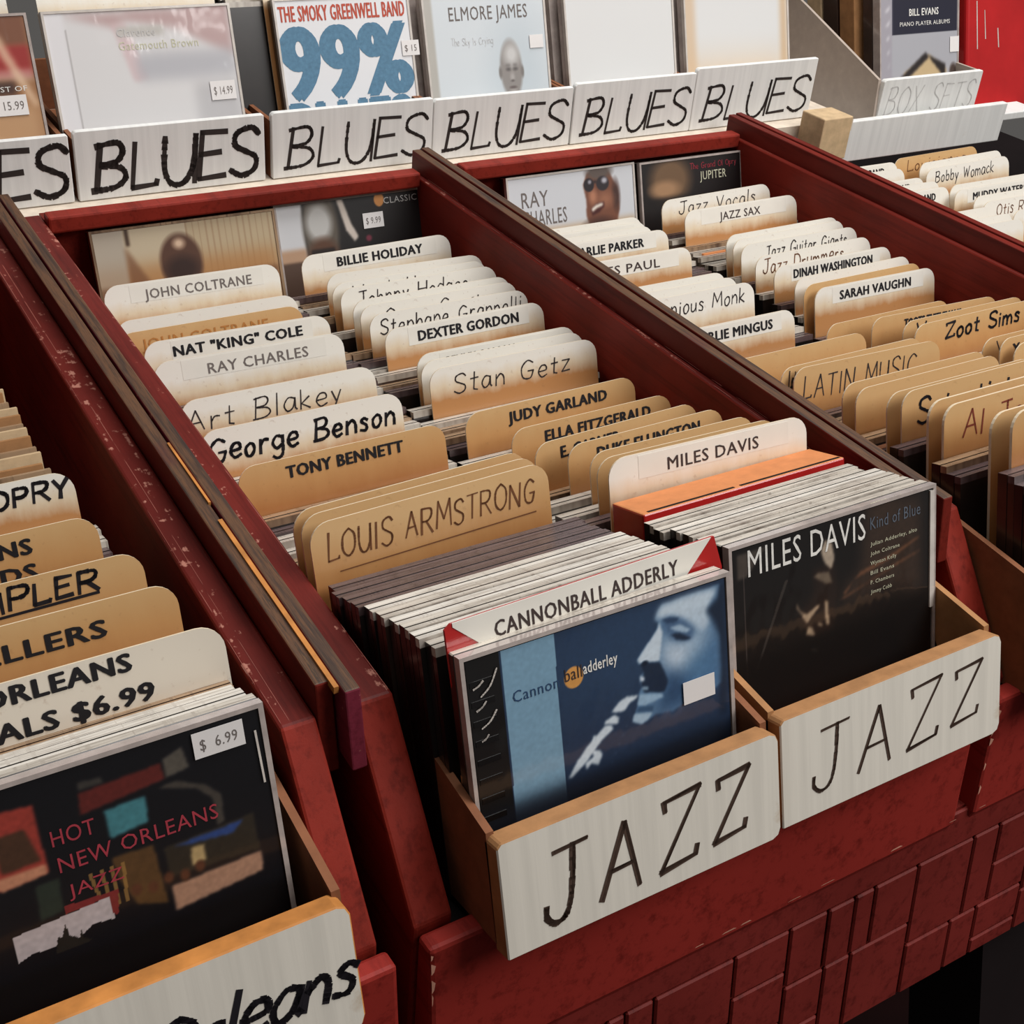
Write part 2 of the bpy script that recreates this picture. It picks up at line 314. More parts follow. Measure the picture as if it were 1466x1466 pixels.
# ------------------------------------------------------------------ printed covers (painted as arrays, worn as vertex colour)
class Art:
    def __init__(s, n, m, base):
        s.n, s.m = n, m; s.a = np.zeros((m + 1, n + 1, 3)); s.a[:] = np.array(base) / 255
        s.U, s.V = np.meshgrid(np.linspace(0, 1, n + 1), np.linspace(0, 1, m + 1))
    def mask(s, poly):
        inside = np.zeros(s.U.shape, bool); n = len(poly)
        for i in range(n):
            x0, y0 = poly[i]; x1, y1 = poly[(i + 1) % n]
            if y0 == y1: continue
            c = ((s.V >= min(y0, y1)) & (s.V < max(y0, y1))) & (s.U < (x1 - x0) * (s.V - y0) / (y1 - y0) + x0)
            inside ^= c
        return inside.astype(float)
    def blur(s, k, r):
        for _ in range(2):
            for ax in (0, 1):
                if r < 1: continue
                p = np.pad(k, [(r, r) if a == ax else (0, 0) for a in (0, 1)], mode='edge'); c = np.cumsum(p, axis=ax)
                c = np.concatenate([np.zeros_like(np.take(c, [0], axis=ax)), c], axis=ax); L = k.shape[ax]
                k = (np.take(c, range(2 * r + 1, 2 * r + 1 + L), axis=ax) - np.take(c, range(0, L), axis=ax)) / (2 * r + 1)
        return k
    def poly(s, poly, col, r=0, op=1.0):
        k = s.blur(s.mask(poly), max(1, int(r * .6)) if 0 < r < 7 else r)[..., None] * op; s.a = s.a * (1 - k) + np.array(col) / 255 * k; return s
    def rect(s, u0, v0, u1, v1, col, r=0, op=1.0): return s.poly([(u0, v0), (u1, v0), (u1, v1), (u0, v1)], col, r, op)
    def ell(s, cu, cv, ru, rv, col, soft=.15, op=1.0):
        d = np.sqrt(((s.U - cu) / ru) ** 2 + ((s.V - cv) / rv) ** 2); k = np.clip((1 + soft - d) / (2 * soft), 0, 1)[..., None] * op
        s.a = s.a * (1 - k) + np.array(col) / 255 * k; return s
    def grain(s, amt, seed=1):
        r = np.random.default_rng(seed); s.a = np.clip(s.a * (1 + amt * s.blur(r.normal(0, 1, s.U.shape), 1)[..., None] * 2), 0, 1); return s
    def obj(s, w, h, y, parent, x0=None, mat='print', name='cover_print', top=None):
        x0 = -w / 2 if x0 is None else x0; top = h if top is None else top
        n, m = s.n, s.m; co = np.stack([(x0 + s.U * w) * .01, np.full(s.U.shape, y * .01), (top - s.V * h) * .01], -1).reshape(-1, 3)
        idx = np.arange((n + 1) * (m + 1)).reshape(m + 1, n + 1)
        f = np.stack([idx[1:, :-1], idx[1:, 1:], idx[:-1, 1:], idx[:-1, :-1]], -1).reshape(-1, 4)
        me = D.meshes.new(name); me.vertices.add(len(co)); me.vertices.foreach_set('co', co.ravel())
        me.loops.add(f.size); me.loops.foreach_set('vertex_index', f.ravel()); me.polygons.add(len(f))
        me.polygons.foreach_set('loop_start', np.arange(0, f.size, 4)); me.update(calc_edges=True)
        ca = me.color_attributes.new('print', 'FLOAT_COLOR', 'POINT')
        lin = np.where(s.a <= .04045, s.a / 12.92, ((s.a + .055) / 1.055) ** 2.4); rgba = np.concatenate([lin, np.ones(lin.shape[:2] + (1,))], -1)
        ca.data.foreach_set('color', rgba.reshape(-1).astype(np.float32)); me.materials.append(M[mat])
        return link(name, me, parent)

# ------------------------------------------------------------------ compact disc cases
CW, CH, CT = 14.2, 12.5, 1.04
_case = {}
def case_mesh(top, side, t=CT, h=CH, w=CW):
    k = (top, side, t, h, w)
    if k not in _case:
        mb = MB()
        mb.box(-w / 2, w / 2, t * .44, t, 0, h, 1, top=0)                       # tray half
        mb.box(-w / 2 + .05, w / 2 - .05, t * .38, t * .44, .1, h - .09, 1, top=2)   # seam
        mb.box(-w / 2, w / 2, 0, t * .38, .06, h - .42, 1)                       # lid half
        mb.box(-w / 2, w / 2, 0, t * .40, h - .42, h - .03, 0)                    # clear top edge of the lid
        _case[k] = mb.mesh('compact_disc_case', [top, side, 'seam_dark'])
    return _case[k]
def plain_case(x, y, z, top, side, label, group, t=CT, yaw=0, h=CH, w=CW):            # x = left edge, z = height of its top edge
    o = link('compact_disc_case', case_mesh(top, side, t, h, w)); tag(o, label, 'cd case', group)
    place(o, x + w / 2, y - UPV.y * h, z - UPV.z * h, AL, yaw); return o
def feature_case(x, y, z, label, side='case_dark', top='top_pale', rim='clear_edge', yaw=0, w=None, h=None, t=CT, name='compact_disc_case', group=None, cat='cd case'):
    w = w or CW; h = h or CH
    r = empty(name); tag(r, label, cat, group)
    mb = MB(); mb.box(-w / 2, w / 2, t * .45, t, 0, h, 1, top=0); mb.box(-w / 2 + .05, w / 2 - .05, .12, t * .45, .08, h - .08, 2)
    b = link('tray', mb.mesh('tray', [top, side, 'seam_dark']), r); bevelmod(b, .05, 1)
    mb = MB()
    for a in ((-w / 2, w / 2, h - .18, h), (-w / 2, w / 2, 0, .18), (-w / 2, -w / 2 + .18, .18, h - .18), (w / 2 - .2, w / 2, .18, h - .18)):
        mb.box(a[0], a[1], -.02, t * .4, a[2], a[3])
    link('clear_rim', mb.mesh('clear_rim', [rim]), r)
    place(r, x + w / 2, y - UPV.y * h, z - UPV.z * h, AL, yaw); return r
def sticker(parent, x0, x1, z0, z1, y, text=None, tilt=0, mat='sticker'):
    mb = MB(); mb.box(x0, x1, y, y + .012, z0, z1); s = link('price_sticker', mb.mesh('price_sticker', [mat]), parent)
    if text: printed(text, x0 + .25, x1 - .25, z0 + (z1 - z0) * .28, (z1 - z0) * .42, y - .012, 'grey', s, .008, shear=0)
    return s
ART = {'can': {'strip': [[0.13, 0.052], [0.318, 0.043], [0.308, 0.624], [0.118, 0.603]], 'ball': [[0.356, 0.184], [0.408, 0.201]], 'face': [[0.738, 0.025], [0.72, 0.043], [0.706, 0.073], [0.718, 0.092], [0.712, 0.117], [0.693, 0.14], [0.665, 0.167], [0.64, 0.195], [0.626, 0.212], [0.633, 0.233], [0.649, 0.266], [0.631, 0.286], [0.635, 0.328], [0.62, 0.35], [0.629, 0.367], [0.609, 0.408], [0.593, 0.453], [0.625, 0.476], [0.659, 0.468], [0.687, 0.458], [0.756, 0.471], [0.842, 0.447], [0.928, 0.45], [0.973, 0.424], [0.976, 0.285], [0.971, 0.165], [0.978, 0.018]], 'light': [[0.738, 0.025], [0.72, 0.043], [0.706, 0.073], [0.718, 0.092], [0.712, 0.117], [0.693, 0.14], [0.665, 0.167], [0.64, 0.195], [0.626, 0.212], [0.635, 0.228], [0.674, 0.233], [0.715, 0.235], [0.733, 0.282], [0.794, 0.304], [0.851, 0.283], [0.911, 0.207], [0.941, 0.176], [0.931, 0.104], [0.97, 0.022]], 'hair': [[0.916, 0.106], [0.968, 0.069], [0.978, 0.018], [0.999, 0.024], [0.988, 0.573], [0.952, 0.56], [0.97, 0.353], [0.968, 0.226], [0.942, 0.156]], 'stache': [[0.633, 0.233], [0.651, 0.229], [0.687, 0.242], [0.714, 0.245], [0.725, 0.293], [0.729, 0.349], [0.713, 0.377], [0.666, 0.357], [0.638, 0.333], [0.636, 0.302], [0.648, 0.279]], 'jaw': [[0.732, 0.295], [0.793, 0.317], [0.857, 0.299], [0.91, 0.241], [0.959, 0.258], [0.969, 0.423], [0.884, 0.455], [0.813, 0.45], [0.743, 0.458], [0.702, 0.45], [0.725, 0.403]], 'tooth': [[0.63, 0.278], [0.647, 0.289], [0.649, 0.307], [0.631, 0.3]], 'lip1': [[0.638, 0.326], [0.661, 0.335], [0.662, 0.347], [0.637, 0.338]], 'chin1': [[0.625, 0.353], [0.716, 0.383], [0.722, 0.395], [0.676, 0.419], [0.642, 0.417], [0.613, 0.392]], 'chin2': [[0.603, 0.422], [0.672, 0.438], [0.646, 0.467], [0.625, 0.472], [0.592, 0.456]], 'eye': [[0.738, 0.082], [0.792, 0.093], [0.858, 0.152], [0.848, 0.199], [0.8, 0.193], [0.774, 0.167], [0.748, 0.139]], 'lid': [[0.769, 0.129], [0.804, 0.13], [0.843, 0.164], [0.829, 0.172], [0.788, 0.152]], 'brow': [[0.734, 0.087], [0.765, 0.085], [0.805, 0.1], [0.791, 0.113], [0.75, 0.106]], 'sax': [[[0.619, 0.353], [0.573, 0.343], [0.539, 0.354], [0.511, 0.384], [0.533, 0.393], [0.563, 0.397], [0.586, 0.372], [0.612, 0.364]], [[0.52, 0.398], [0.483, 0.41], [0.479, 0.422], [0.533, 0.44], [0.538, 0.415]], [[0.482, 0.427], [0.447, 0.454], [0.406, 0.485], [0.363, 0.53], [0.327, 0.583], [0.339, 0.588], [0.401, 0.545], [0.464, 0.482], [0.513, 0.453], [0.507, 0.434]], [[0.423, 0.506], [0.455, 0.519], [0.463, 0.543], [0.444, 0.577], [0.419, 0.559], [0.398, 0.578], [0.394, 0.549], [0.428, 0.535]], [[0.434, 0.449], [0.425, 0.486], [0.438, 0.485], [0.447, 0.457]]], 'name1': [[0.165, 0.161], [0.304, 0.171], [0.304, 0.2], [0.162, 0.195]], 'name2': [[0.398, 0.176], [0.569, 0.189], [0.567, 0.224], [0.399, 0.212]], 'fore': [[0.738, 0.025], [0.72, 0.043], [0.706, 0.073], [0.745, 0.081], [0.779, 0.084], [0.832, 0.119], [0.865, 0.159], [0.902, 0.191], [0.93, 0.155], [0.924, 0.103], [0.97, 0.029], [0.865, 0.019]], 'nose': [[0.714, 0.114], [0.693, 0.14], [0.665, 0.167], [0.64, 0.195], [0.626, 0.212], [0.634, 0.23], [0.651, 0.227], [0.687, 0.242], [0.714, 0.245], [0.722, 0.197], [0.734, 0.134], [0.723, 0.09]], 'cheek': [[0.73, 0.154], [0.76, 0.177], [0.786, 0.193], [0.841, 0.205], [0.869, 0.2], [0.898, 0.199], [0.892, 0.242], [0.861, 0.286], [0.824, 0.315], [0.779, 0.314], [0.746, 0.288], [0.725, 0.245]], 'socket': [[0.734, 0.086], [0.765, 0.086], [0.812, 0.108], [0.858, 0.154], [0.865, 0.184], [0.841, 0.204], [0.773, 0.181], [0.751, 0.143], [0.733, 0.115]], 'lidl': [[0.763, 0.127], [0.804, 0.126], [0.849, 0.162], [0.83, 0.17], [0.789, 0.149]], 'eyed': [[0.766, 0.155], [0.802, 0.161], [0.85, 0.197], [0.82, 0.198], [0.787, 0.183]], 'mouth': [[0.63, 0.232], [0.651, 0.231], [0.714, 0.25], [0.732, 0.295], [0.744, 0.341], [0.728, 0.377], [0.706, 0.377], [0.666, 0.358], [0.646, 0.355], [0.637, 0.329], [0.633, 0.304], [0.648, 0.276]], 'lowlip': [[0.625, 0.353], [0.716, 0.381], [0.721, 0.398], [0.698, 0.401], [0.667, 0.403], [0.64, 0.407], [0.613, 0.392]], 'chinsh': [[0.616, 0.402], [0.68, 0.419], [0.673, 0.443], [0.607, 0.421]], 'chin': [[0.599, 0.424], [0.672, 0.445], [0.652, 0.469], [0.625, 0.476], [0.59, 0.454]], 'beard': [[0.732, 0.289], [0.792, 0.338], [0.83, 0.4], [0.814, 0.436], [0.743, 0.452], [0.694, 0.461], [0.674, 0.446], [0.725, 0.403], [0.735, 0.365]], 'sticker': [[0.749, 0.471], [0.888, 0.462], [0.9, 0.552], [0.757, 0.568]]}, 'mil': {'head': [[0.439, 0.078], [0.473, 0.094], [0.486, 0.171], [0.471, 0.217], [0.437, 0.182], [0.418, 0.126]], 'cheek': [[0.402, 0.214], [0.457, 0.225], [0.473, 0.28], [0.442, 0.276], [0.381, 0.226]], 'hl': [[[0.434, 0.349], [0.451, 0.361], [0.453, 0.47], [0.435, 0.457]], [[0.316, 0.368], [0.343, 0.383], [0.399, 0.357], [0.409, 0.366], [0.37, 0.401], [0.342, 0.427], [0.322, 0.395]], [[0.348, 0.441], [0.369, 0.455], [0.382, 0.497], [0.361, 0.49], [0.337, 0.476]], [[0.36, 0.547], [0.394, 0.562], [0.394, 0.575], [0.366, 0.565]], [[0.397, 0.438], [0.421, 0.456], [0.418, 0.465], [0.397, 0.451]], [[0.294, 0.317], [0.303, 0.345], [0.323, 0.373], [0.316, 0.377], [0.293, 0.341]]], 'face': [[0.375, 0.188], [0.485, 0.196], [0.504, 0.327], [0.473, 0.496], [0.395, 0.521], [0.341, 0.477], [0.303, 0.357], [0.344, 0.339], [0.38, 0.288]], 'brown': [[0.643, -0.007], [0.939, 0.004], [0.953, 0.469], [0.727, 0.391], [0.552, 0.394], [0.511, 0.33], [0.618, 0.261]], 'streak': [[[0.525, 0.347], [0.618, 0.274], [0.771, 0.244], [0.929, 0.199], [0.932, 0.207], [0.786, 0.261], [0.582, 0.301], [0.539, 0.357]], [[0.51, 0.367], [0.654, 0.336], [0.801, 0.291], [0.937, 0.267], [0.937, 0.272], [0.727, 0.32], [0.531, 0.374]]], 't1': [[0.085, 0.034], [0.639, 0.042], [0.634, 0.134], [0.09, 0.146]], 't2': [[0.663, 0.08], [0.92, 0.075], [0.928, 0.128], [0.663, 0.123]], 'lines': [[0.664, 0.024], [0.831, 0.032], [0.831, 0.048], [0.664, 0.045]]}, 'hot': {'red0': [[0.211, 0.061], [0.374, 0.078], [0.378, 0.307], [0.259, 0.317], [0.188, 0.315]], 'win': [[0.261, 0.148], [0.342, 0.146], [0.366, 0.262], [0.267, 0.268]], 'ledge': [[0.218, 0.277], [0.373, 0.278], [0.375, 0.312], [0.258, 0.323]], 'redbar': [[0.49, 0.089], [0.71, 0.078], [0.717, 0.135], [0.483, 0.162]], 'grey1': [[0.491, 0.054], [0.556, 0.061], [0.557, 0.082], [0.491, 0.083]], 'grey2': [[0.717, 0.068], [0.774, 0.047], [0.786, 0.123], [0.72, 0.133]], 'teal': [[0.543, 0.172], [0.656, 0.167], [0.652, 0.257], [0.547, 0.271]], 'arch': [[0.687, 0.156], [0.746, 0.154], [0.822, 0.2], [0.859, 0.25], [0.854, 0.346], [0.833, 0.351], [0.831, 0.252], [0.794, 0.202], [0.722, 0.171]], 'pic': [[0.676, 0.364], [0.937, 0.351], [0.941, 0.486], [0.681, 0.472]], 'sky': [[0.702, 0.369], [0.906, 0.362], [0.872, 0.397], [0.744, 0.382]], 'house': [[0.748, 0.397], [0.787, 0.398], [0.784, 0.457], [0.744, 0.459]], 'strip': [[0.679, 0.503], [0.943, 0.494], [0.939, 0.566], [0.679, 0.593]], 'gold': [[0.537, 0.334], [0.652, 0.34], [0.662, 0.556], [0.58, 0.522], [0.545, 0.414]], 'white': [[0.254, 0.479], [0.511, 0.46], [0.514, 0.539], [0.457, 0.531], [0.416, 0.559], [0.375, 0.559], [0.29, 0.556], [0.255, 0.569]], 'red2': [[0.396, 0.438], [0.539, 0.446], [0.526, 0.53], [0.513, 0.524], [0.511, 0.46], [0.396, 0.466]], 'spire': [[0.389, 0.49], [0.391, 0.539], [0.416, 0.559], [0.426, 0.529], [0.426, 0.564], [0.448, 0.583], [0.35, 0.587], [0.362, 0.531], [0.374, 0.537]], 'green': [[0.337, 0.341], [0.398, 0.337], [0.393, 0.451], [0.331, 0.46]], 't': [[[0.403, 0.192], [0.513, 0.195], [0.507, 0.26], [0.4, 0.251]], [[0.407, 0.281], [0.83, 0.259], [0.826, 0.32], [0.402, 0.339]], [[0.416, 0.379], [0.558, 0.365], [0.553, 0.425], [0.413, 0.426]]], 'sticker': [[0.795, 0.032], [0.936, 0.033], [0.932, 0.124], [0.79, 0.117]]}}

# ------------------------------------------------------------------ room and stand
mb = MB(); mb.box(-150, 250, -150, 220, -2, 0)
fl = link('floor', mb.mesh('floor', ['floor_dark'])); fl['kind'] = 'structure'
WB = 33.5
st = empty('display_stand'); tag(st, 'dark wooden stand with red grooved apron board under the record bins', 'stand')
st.matrix_world = SLOPE
mb = MB(); mb.box(-62, 142, -6.5, 95, -21, -18.6)
link('top_board', mb.mesh('top_board', ['stand_dark']), st)
# apron: grooved red board hanging under the bins, real grooves between raised tiles
ap = MB(); tl = math.radians(9)
def ap_pt(x, d, out):        # d = distance down the board, out = off its face
    return (x, -6.6 - math.sin(tl) * d - out * math.cos(tl), -16.4 - math.cos(tl) * d + out * math.sin(tl))
def ap_box(mb, x0, x1, d0, d1, o0, o1, mi=0):
    v = [ap_pt(x, d, o) for o in (o0, o1) for d in (d1, d0) for x in (x0, x1)]
    b = len(mb.v); mb.v += v
    for q in ((4, 5, 7, 6), (0, 2, 3, 1), (0, 1, 5, 4), (2, 6, 7, 3), (0, 4, 6, 2), (1, 3, 7, 5)): mb.f.append(tuple(b + i for i in q)); mb.m.append(mi)
ap_box(ap, -62, 142, 0, 12.4, -2.0, -.26)
link('apron_board', ap.mesh('apron_board', ['red_apron']), st)
rs = random.Random(5); x = -60.0
def panel_piece(x0, x1, d0, d1):
    m = MB(); ap_box(m, x0 + .07, x1 - .07, d0 + .07, d1 - .07, -.26, rs.uniform(-.03, .01)); o = link('carved_panel', m.mesh('carved_panel', ['red_apron']), st); bevelmod(o, .1, 1)
def carved(x0, x1, d0, d1, depth, horiz):
    if depth == 0 or min(x1 - x0, d1 - d0) < 1.3: panel_piece(x0, x1, d0, d1); return
    f = rs.uniform(.3, .7)
    if (x1 - x0) > (d1 - d0) * 1.1 or (horiz and (x1 - x0) > 1.6): m = x0 + (x1 - x0) * f; carved(x0, m, d0, d1, depth - 1, 0); carved(m, x1, d0, d1, depth - 1, 0)
    else: m = d0 + (d1 - d0) * f; carved(x0, x1, d0, m, depth - 1, 1); carved(x0, x1, m, d1, depth - 1, 1)
panel_piece(-8, 45, 0, 2.6)
x = -8
while x < 45:
    w = rs.uniform(6, 10); carved(x, min(45, x + w), 2.6, 12.3, 3, rs.random() > .5); x += w
for lx in (-55, 40, 135):
    for ly in (0, 88):
        p = P(lx, ly, -21); m = MB(); m.box(-3, 3, -3, 3, 0, p.z * 100 - .1)
        lo = link('leg', m.mesh('leg', ['stand_dark']), st); lo.parent = None; lo.matrix_world = Matrix.Translation((p.x, p.y, 0)); 
        lo.parent = st; lo.matrix_parent_inverse = SLOPE.inverted()

# ------------------------------------------------------------------ red wooden bins
BINN = {-1: 'at the left edge holding the New Orleans discs', 0: 'in the middle with the two JAZZ boxes in front', 1: 'right of the middle one, full of jazz dividers', 2: 'at the far right behind the last partition'}
for k in (-1, 0, 1, 2):
    X = -5 + WB * k; r = empty('record_bin'); tag(r, 'red painted wooden record bin ' + BINN[k], 'record bin', 'red wooden record bins side by side'); place(r, X, 0, 0)
    # local x from this partition's centre; left side board, right side board, fins
    side = lambda x0, x1, yt, yb: MB().prism_x([(57.5, -18.4), (57.5, yt), (1.0, yt), (-4.9, -8.95), (-4.9, -18.4)], x0, x1, 1, [1, 0, 1, 1, 1])
    rw = WB - (2.4 if k == -1 else 1.35)
    tp = 'red_worn' if k < 1 else 'red_dark'
    o = link('side_board', side(.75, 2.55, -1.6, 0).mesh('side_board', [tp, 'red']), r); bevelmod(o, .15)
    if k < 2: o = link('side_board', side(rw, WB - .85, -1.6, 0).mesh('side_board', [tp, 'red']), r); bevelmod(o, .15)
    rs = random.Random(40 + k); m = MB()
    for lx in ((.98, 2.40) if k < 2 else ()) + ((rw + .12, rw + .5) if k < 1 else (rw + .1,)):
        y = 1.2
        while y < 54:
            L_ = rs.uniform(.6, 5.5)
            if rs.random() < (.75 if (lx > 10 and k < 1) else .45): ribbon(m, [(0, 0), (0, 0)], 0, 0); x_ = lx + rs.uniform(-.05, .05); wd_ = rs.uniform(.015, .05); m.quad([(x_, y, -1.588), (x_ + wd_, y + .2, -1.588), (x_ + wd_, min(y + L_, 55), -1.588), (x_, min(y + L_ + .3, 55), -1.588)])
            y += L_ + rs.uniform(.2, 2.5)
    if k < 2: link('scratch_marks', m.mesh('scratch_marks', ['scratch']), r)['kind'] = 'stuff'
    def fin(x0, x1, top, mats, deep, y0=0.4):
        m = MB().prism_x([(58, -deep), (58, top), (y0, top), (y0 - .8, top - deep)], x0, x1, 1, [1, 0, 1, 1])
        o = link('edge_strip', m.mesh('edge_strip', mats), r); bevelmod(o, .08)
    fin(.02, .70, 0.0, ['fin' if k < 2 else 'red_dark', 'fin_red' if k == 0 else 'red_dark'], 3.6, .2)
    if k < 2: fin(WB - .82, WB - .08, -.1, ['fin' if k < 1 else 'red_dark', 'red_dark'], 4.2, 1.2)
    if k < 2:
        m = MB().box(2.6, rw - .05, 55.2, 56.6, -2.3, -1.05, 1, top=0); o = link('back_rail', m.mesh('back_rail', ['red', 'red']), r); bevelmod(o, .18)
    m = MB().box(2.6, rw - .05, 56.65, 58, -18.3, -1.7 if k < 2 else -8.0); link('back_board', m.mesh('back_board', ['red_dark']), r)
    m = MB().box(2.6, rw - .05, -5.2, 56.6, -18.4, -17.6); link('bottom_board', m.mesh('bottom_board', ['stand_dark']), r)
    m = MB().prism_x([(-4.8, -17.6), (14.5, -17.6), (14.5, -14.6), (-4.8, -9.95)], 2.6, rw - .05); link('riser_block', m.mesh('riser_block', ['stand_dark']), r)
    x0, x1 = (.9, WB - .5)
    m = MB().prism_x([(-4.95, -9.3), (-6.0, -9.15), (-6.95, -16.6), (-6.3, -18.4), (-4.95, -18.4)], x0, x1); o = link('front_panel', m.mesh('front_panel', ['red_panel']), r); bevelmod(o, .22)
    m = MB(); rs2 = random.Random(k + 90)
    pf = lambda x, z, off=-.012: (x, -6.0 - (-9.15 - z) * .1275 + off, z)
    z = -9.4
    while z > -16.3:
        dz = rs2.uniform(.15, .9); wd = rs2.uniform(.05, .28) * (1.6 if z > -11 else 1)
        if rs2.random() < .75: m.quad([pf(x0 + .06, z), pf(x0 + .06, z - dz), pf(x0 + .06 + wd * .6, z - dz * .8), pf(x0 + .06 + wd, z - dz * .3)])
        z -= dz + rs2.uniform(0, .3)
    x = x0 + .4
    while x < x1 - .5:
        dx = rs2.uniform(.15, 1.3); hd = rs2.uniform(.03, .12)
        if rs2.random() < .4: m.quad([pf(x, -16.42), pf(x + dx, -16.42), pf(x + dx * .8, -16.42 + hd), pf(x + dx * .2, -16.42 + hd * .8)])
        x += dx + rs2.uniform(.1, 1.2)
    link('chipped_paint', m.mesh('chipped_paint', ['chip']), r)['kind'] = 'stuff'
# divider strips of ochre bare wood along the worn seam of the first partition
m = MB(); m.prism_x([(0.6, -.3), (13, -.2), (13.5, .0), (.6, .03)], -.26, -.05); m.prism_x([(15, -.2), (21, -.1), (21, .0), (15, .02)], -.16, -.04)
o = link('worn_edge', m.mesh('worn_edge', ['ochre_edge'])); 
for rr in [q for q in COL.objects if q.name.startswith('record_bin')][1:2]: o.parent = rr
o['label'] = 'strip of bare ochre wood showing through the paint'

# upper ledge carrying the blues boxes
m = MB(); m.box(0, 112, 58.1, 95, -3.2, -2.05, 0)
o = link('ledge_board', m.mesh('ledge_board', ['white_ledge'])); place(o, -34, 0, 0); tag(o, 'pale ledge board along the back carrying the row of BLUES boxes', 'shelf')

# ------------------------------------------------------------------ cardboard boxes
def card_box(x0, x1, y0, ztop, zbot, ylen, label, text, lean, group=None, hh=None, side='kraft', thick=1.1, front='sign', lip='kraft', rnd=.5, tw=None, sidez=None, drop=0.0):
    w = x1 - x0; r = empty('cardboard_box'); tag(r, label, 'box', group)
    uy, uz = math.sin(lean), math.cos(lean); h = hh or (ztop - zbot) / uz
    place(r, x0 + w / 2, y0 - uy * h, ztop - uz * h)
    # front panel with rounded corners, leaning
    m = MB(); q = rnd
    poly = [(-w / 2, 0), (w / 2 - q, 0), (w / 2 - .3 * q, .3 * q), (w / 2, q), (w / 2, h - q), (w / 2 - .3 * q, h - .3 * q), (w / 2 - q, h), (-w / 2 + .2, h), (-w / 2, h - .2)]
    m.prism(poly, 0, thick, 1, top=1, front=0)
    f = link('front_panel', m.mesh('front_panel', [front, lip]), r); f.rotation_euler = (-lean, 0, 0); bevelmod(f, .06, 1)
    sz = (ztop - .3 if sidez is None else sidez) - (ztop - uz * h); bk = drop
    y1 = uy * h + thick
    for sx in (-w / 2, w / 2 - .35):
        m = MB(); m.prism_x([(ylen, -bk), (ylen, sz + (1.0 if bk else 0)), (y1 - .2, sz), (thick * .95, 0.0)], sx, sx + .35); link('side_flap', m.mesh('side_flap', [side]), r)
    m = MB(); m.prism_x([(thick, -.25 if bk else 0), (ylen - .4, -bk - .6 if bk else 0), (ylen - .4, .3 - bk - (.6 if bk else 0)), (thick, -.05 if bk else .3)], -w / 2 + .4, w / 2 - .4); link('base_flap', m.mesh('base_flap', [side]), r)
    m = MB(); m.box(-w / 2 + .36, w / 2 - .36, ylen - .36, ylen, .31 - bk, sz); link('back_flap', m.mesh('back_flap', [side]), r)
    if text:
        t = dict(w=.2, cap=h * .62, x0=-w * .4, x1=w * .4, z=h * .18, mat='marker', slant=.1); t.update(tw or {})
        hand(text, t['x0'], t['x1'], t['z'], t['cap'], t['w'], -.02, t['mat'], f, t['slant'], gap=t.get('gap', .22), double=t.get('double', 0))
    return r, f
K = .94                                        # front boxes
jz = dict(w=.25, cap=3.25, mat='marker', slant=.13, gap=.42, z=.95, double=.06)
card_box(-1.63, 12.65, -6.35, -3.88, 0, 17.5, 'cardboard box lettered JAZZ, the nearer left one, kraft brown inside', 'JAZZ', AL, 'JAZZ boxes at the front', hh=5.3, side='kraft_shaded', tw=dict(jz, x0=-5.3, x1=5.1), sidez=-4.0, drop=4.3, thick=1.0)
card_box(13.1, 27.5, -5.95, -3.88, 0, 17, 'cardboard box lettered JAZZ, the right one below the dark portrait cover', 'JAZZ', AL, 'JAZZ boxes at the front', hh=5.45, tw=dict(jz, w=.17, cap=3.1, x0=-5.4, x1=5.5, z=1.3), sidez=-4.0, drop=4.3, thick=1.0)
lb, lf = card_box(-22.3, -7.75, -6.2, -3.88, 0, 17, 'cardboard box at bottom left lettered in slanted brush script', None, AL, hh=5.4, lip='ochre_edge', sidez=-4.0, side='kraft_shaded', drop=4.3, thick=1.0)
hand('New Orleans', -6.2, 6.9, 1.7, 1.9, .26, -.02, 'inkb', lf, .35, gap=.12)
card_box(31.2, 45.8, -6.1, -3.88, 0, 17, 'brown cardboard box at the front of the right bin', None, AL, hh=5.4, side='kraft_shaded', sidez=-3.0, drop=4.3, thick=1.0)

bl = [(-14.2, .7, 3.1, 3.0, -2.0), (1.05, 15.7, 3.1, 3.4, -2.0), (16.3, 30.6, 3.6, 3.0, -2.0), (30.65, 44.6, 3.1, 3.2, -2.0), (44.75, 58.3, 3.2, 3.6, -2.0), (58.35, 73.4, 3.5, 4.1, -2.0)]
pos = ['leftmost, mostly cut off by the photo edge', 'second from left, thickest letters, wrapped white disc in it', 'third from left, below the cover with big blue 99%', 'fourth from left, below the grey portrait cover', 'fifth from left, below a blank white disc', 'rightmost, cut edge sticking out beyond the right partition']
for i, (a, b, z0, z1, zb) in enumerate(bl):
    zt = (z0 + z1) / 2; h = zt - zb
    card_box(a, b, 60, zt, zb, 22, 'white cardboard box lettered BLUES, ' + pos[i], 'BLUES', 0.0, 'BLUES boxes on the ledge', hh=h - .02, side='kraft_shaded', thick=.5, front='sign_white', lip='sign_white', rnd=.12, tw=dict(w=(.42 if i < 2 else .26), cap=3.6 if i < 2 else 3.3, x0=-(b - a) * .42, x1=(b - a) * (.44 if i else .46), z=h * .13 if i > 1 else .6, mat='signink', slant=.12, gap=.13), sidez=2.6)

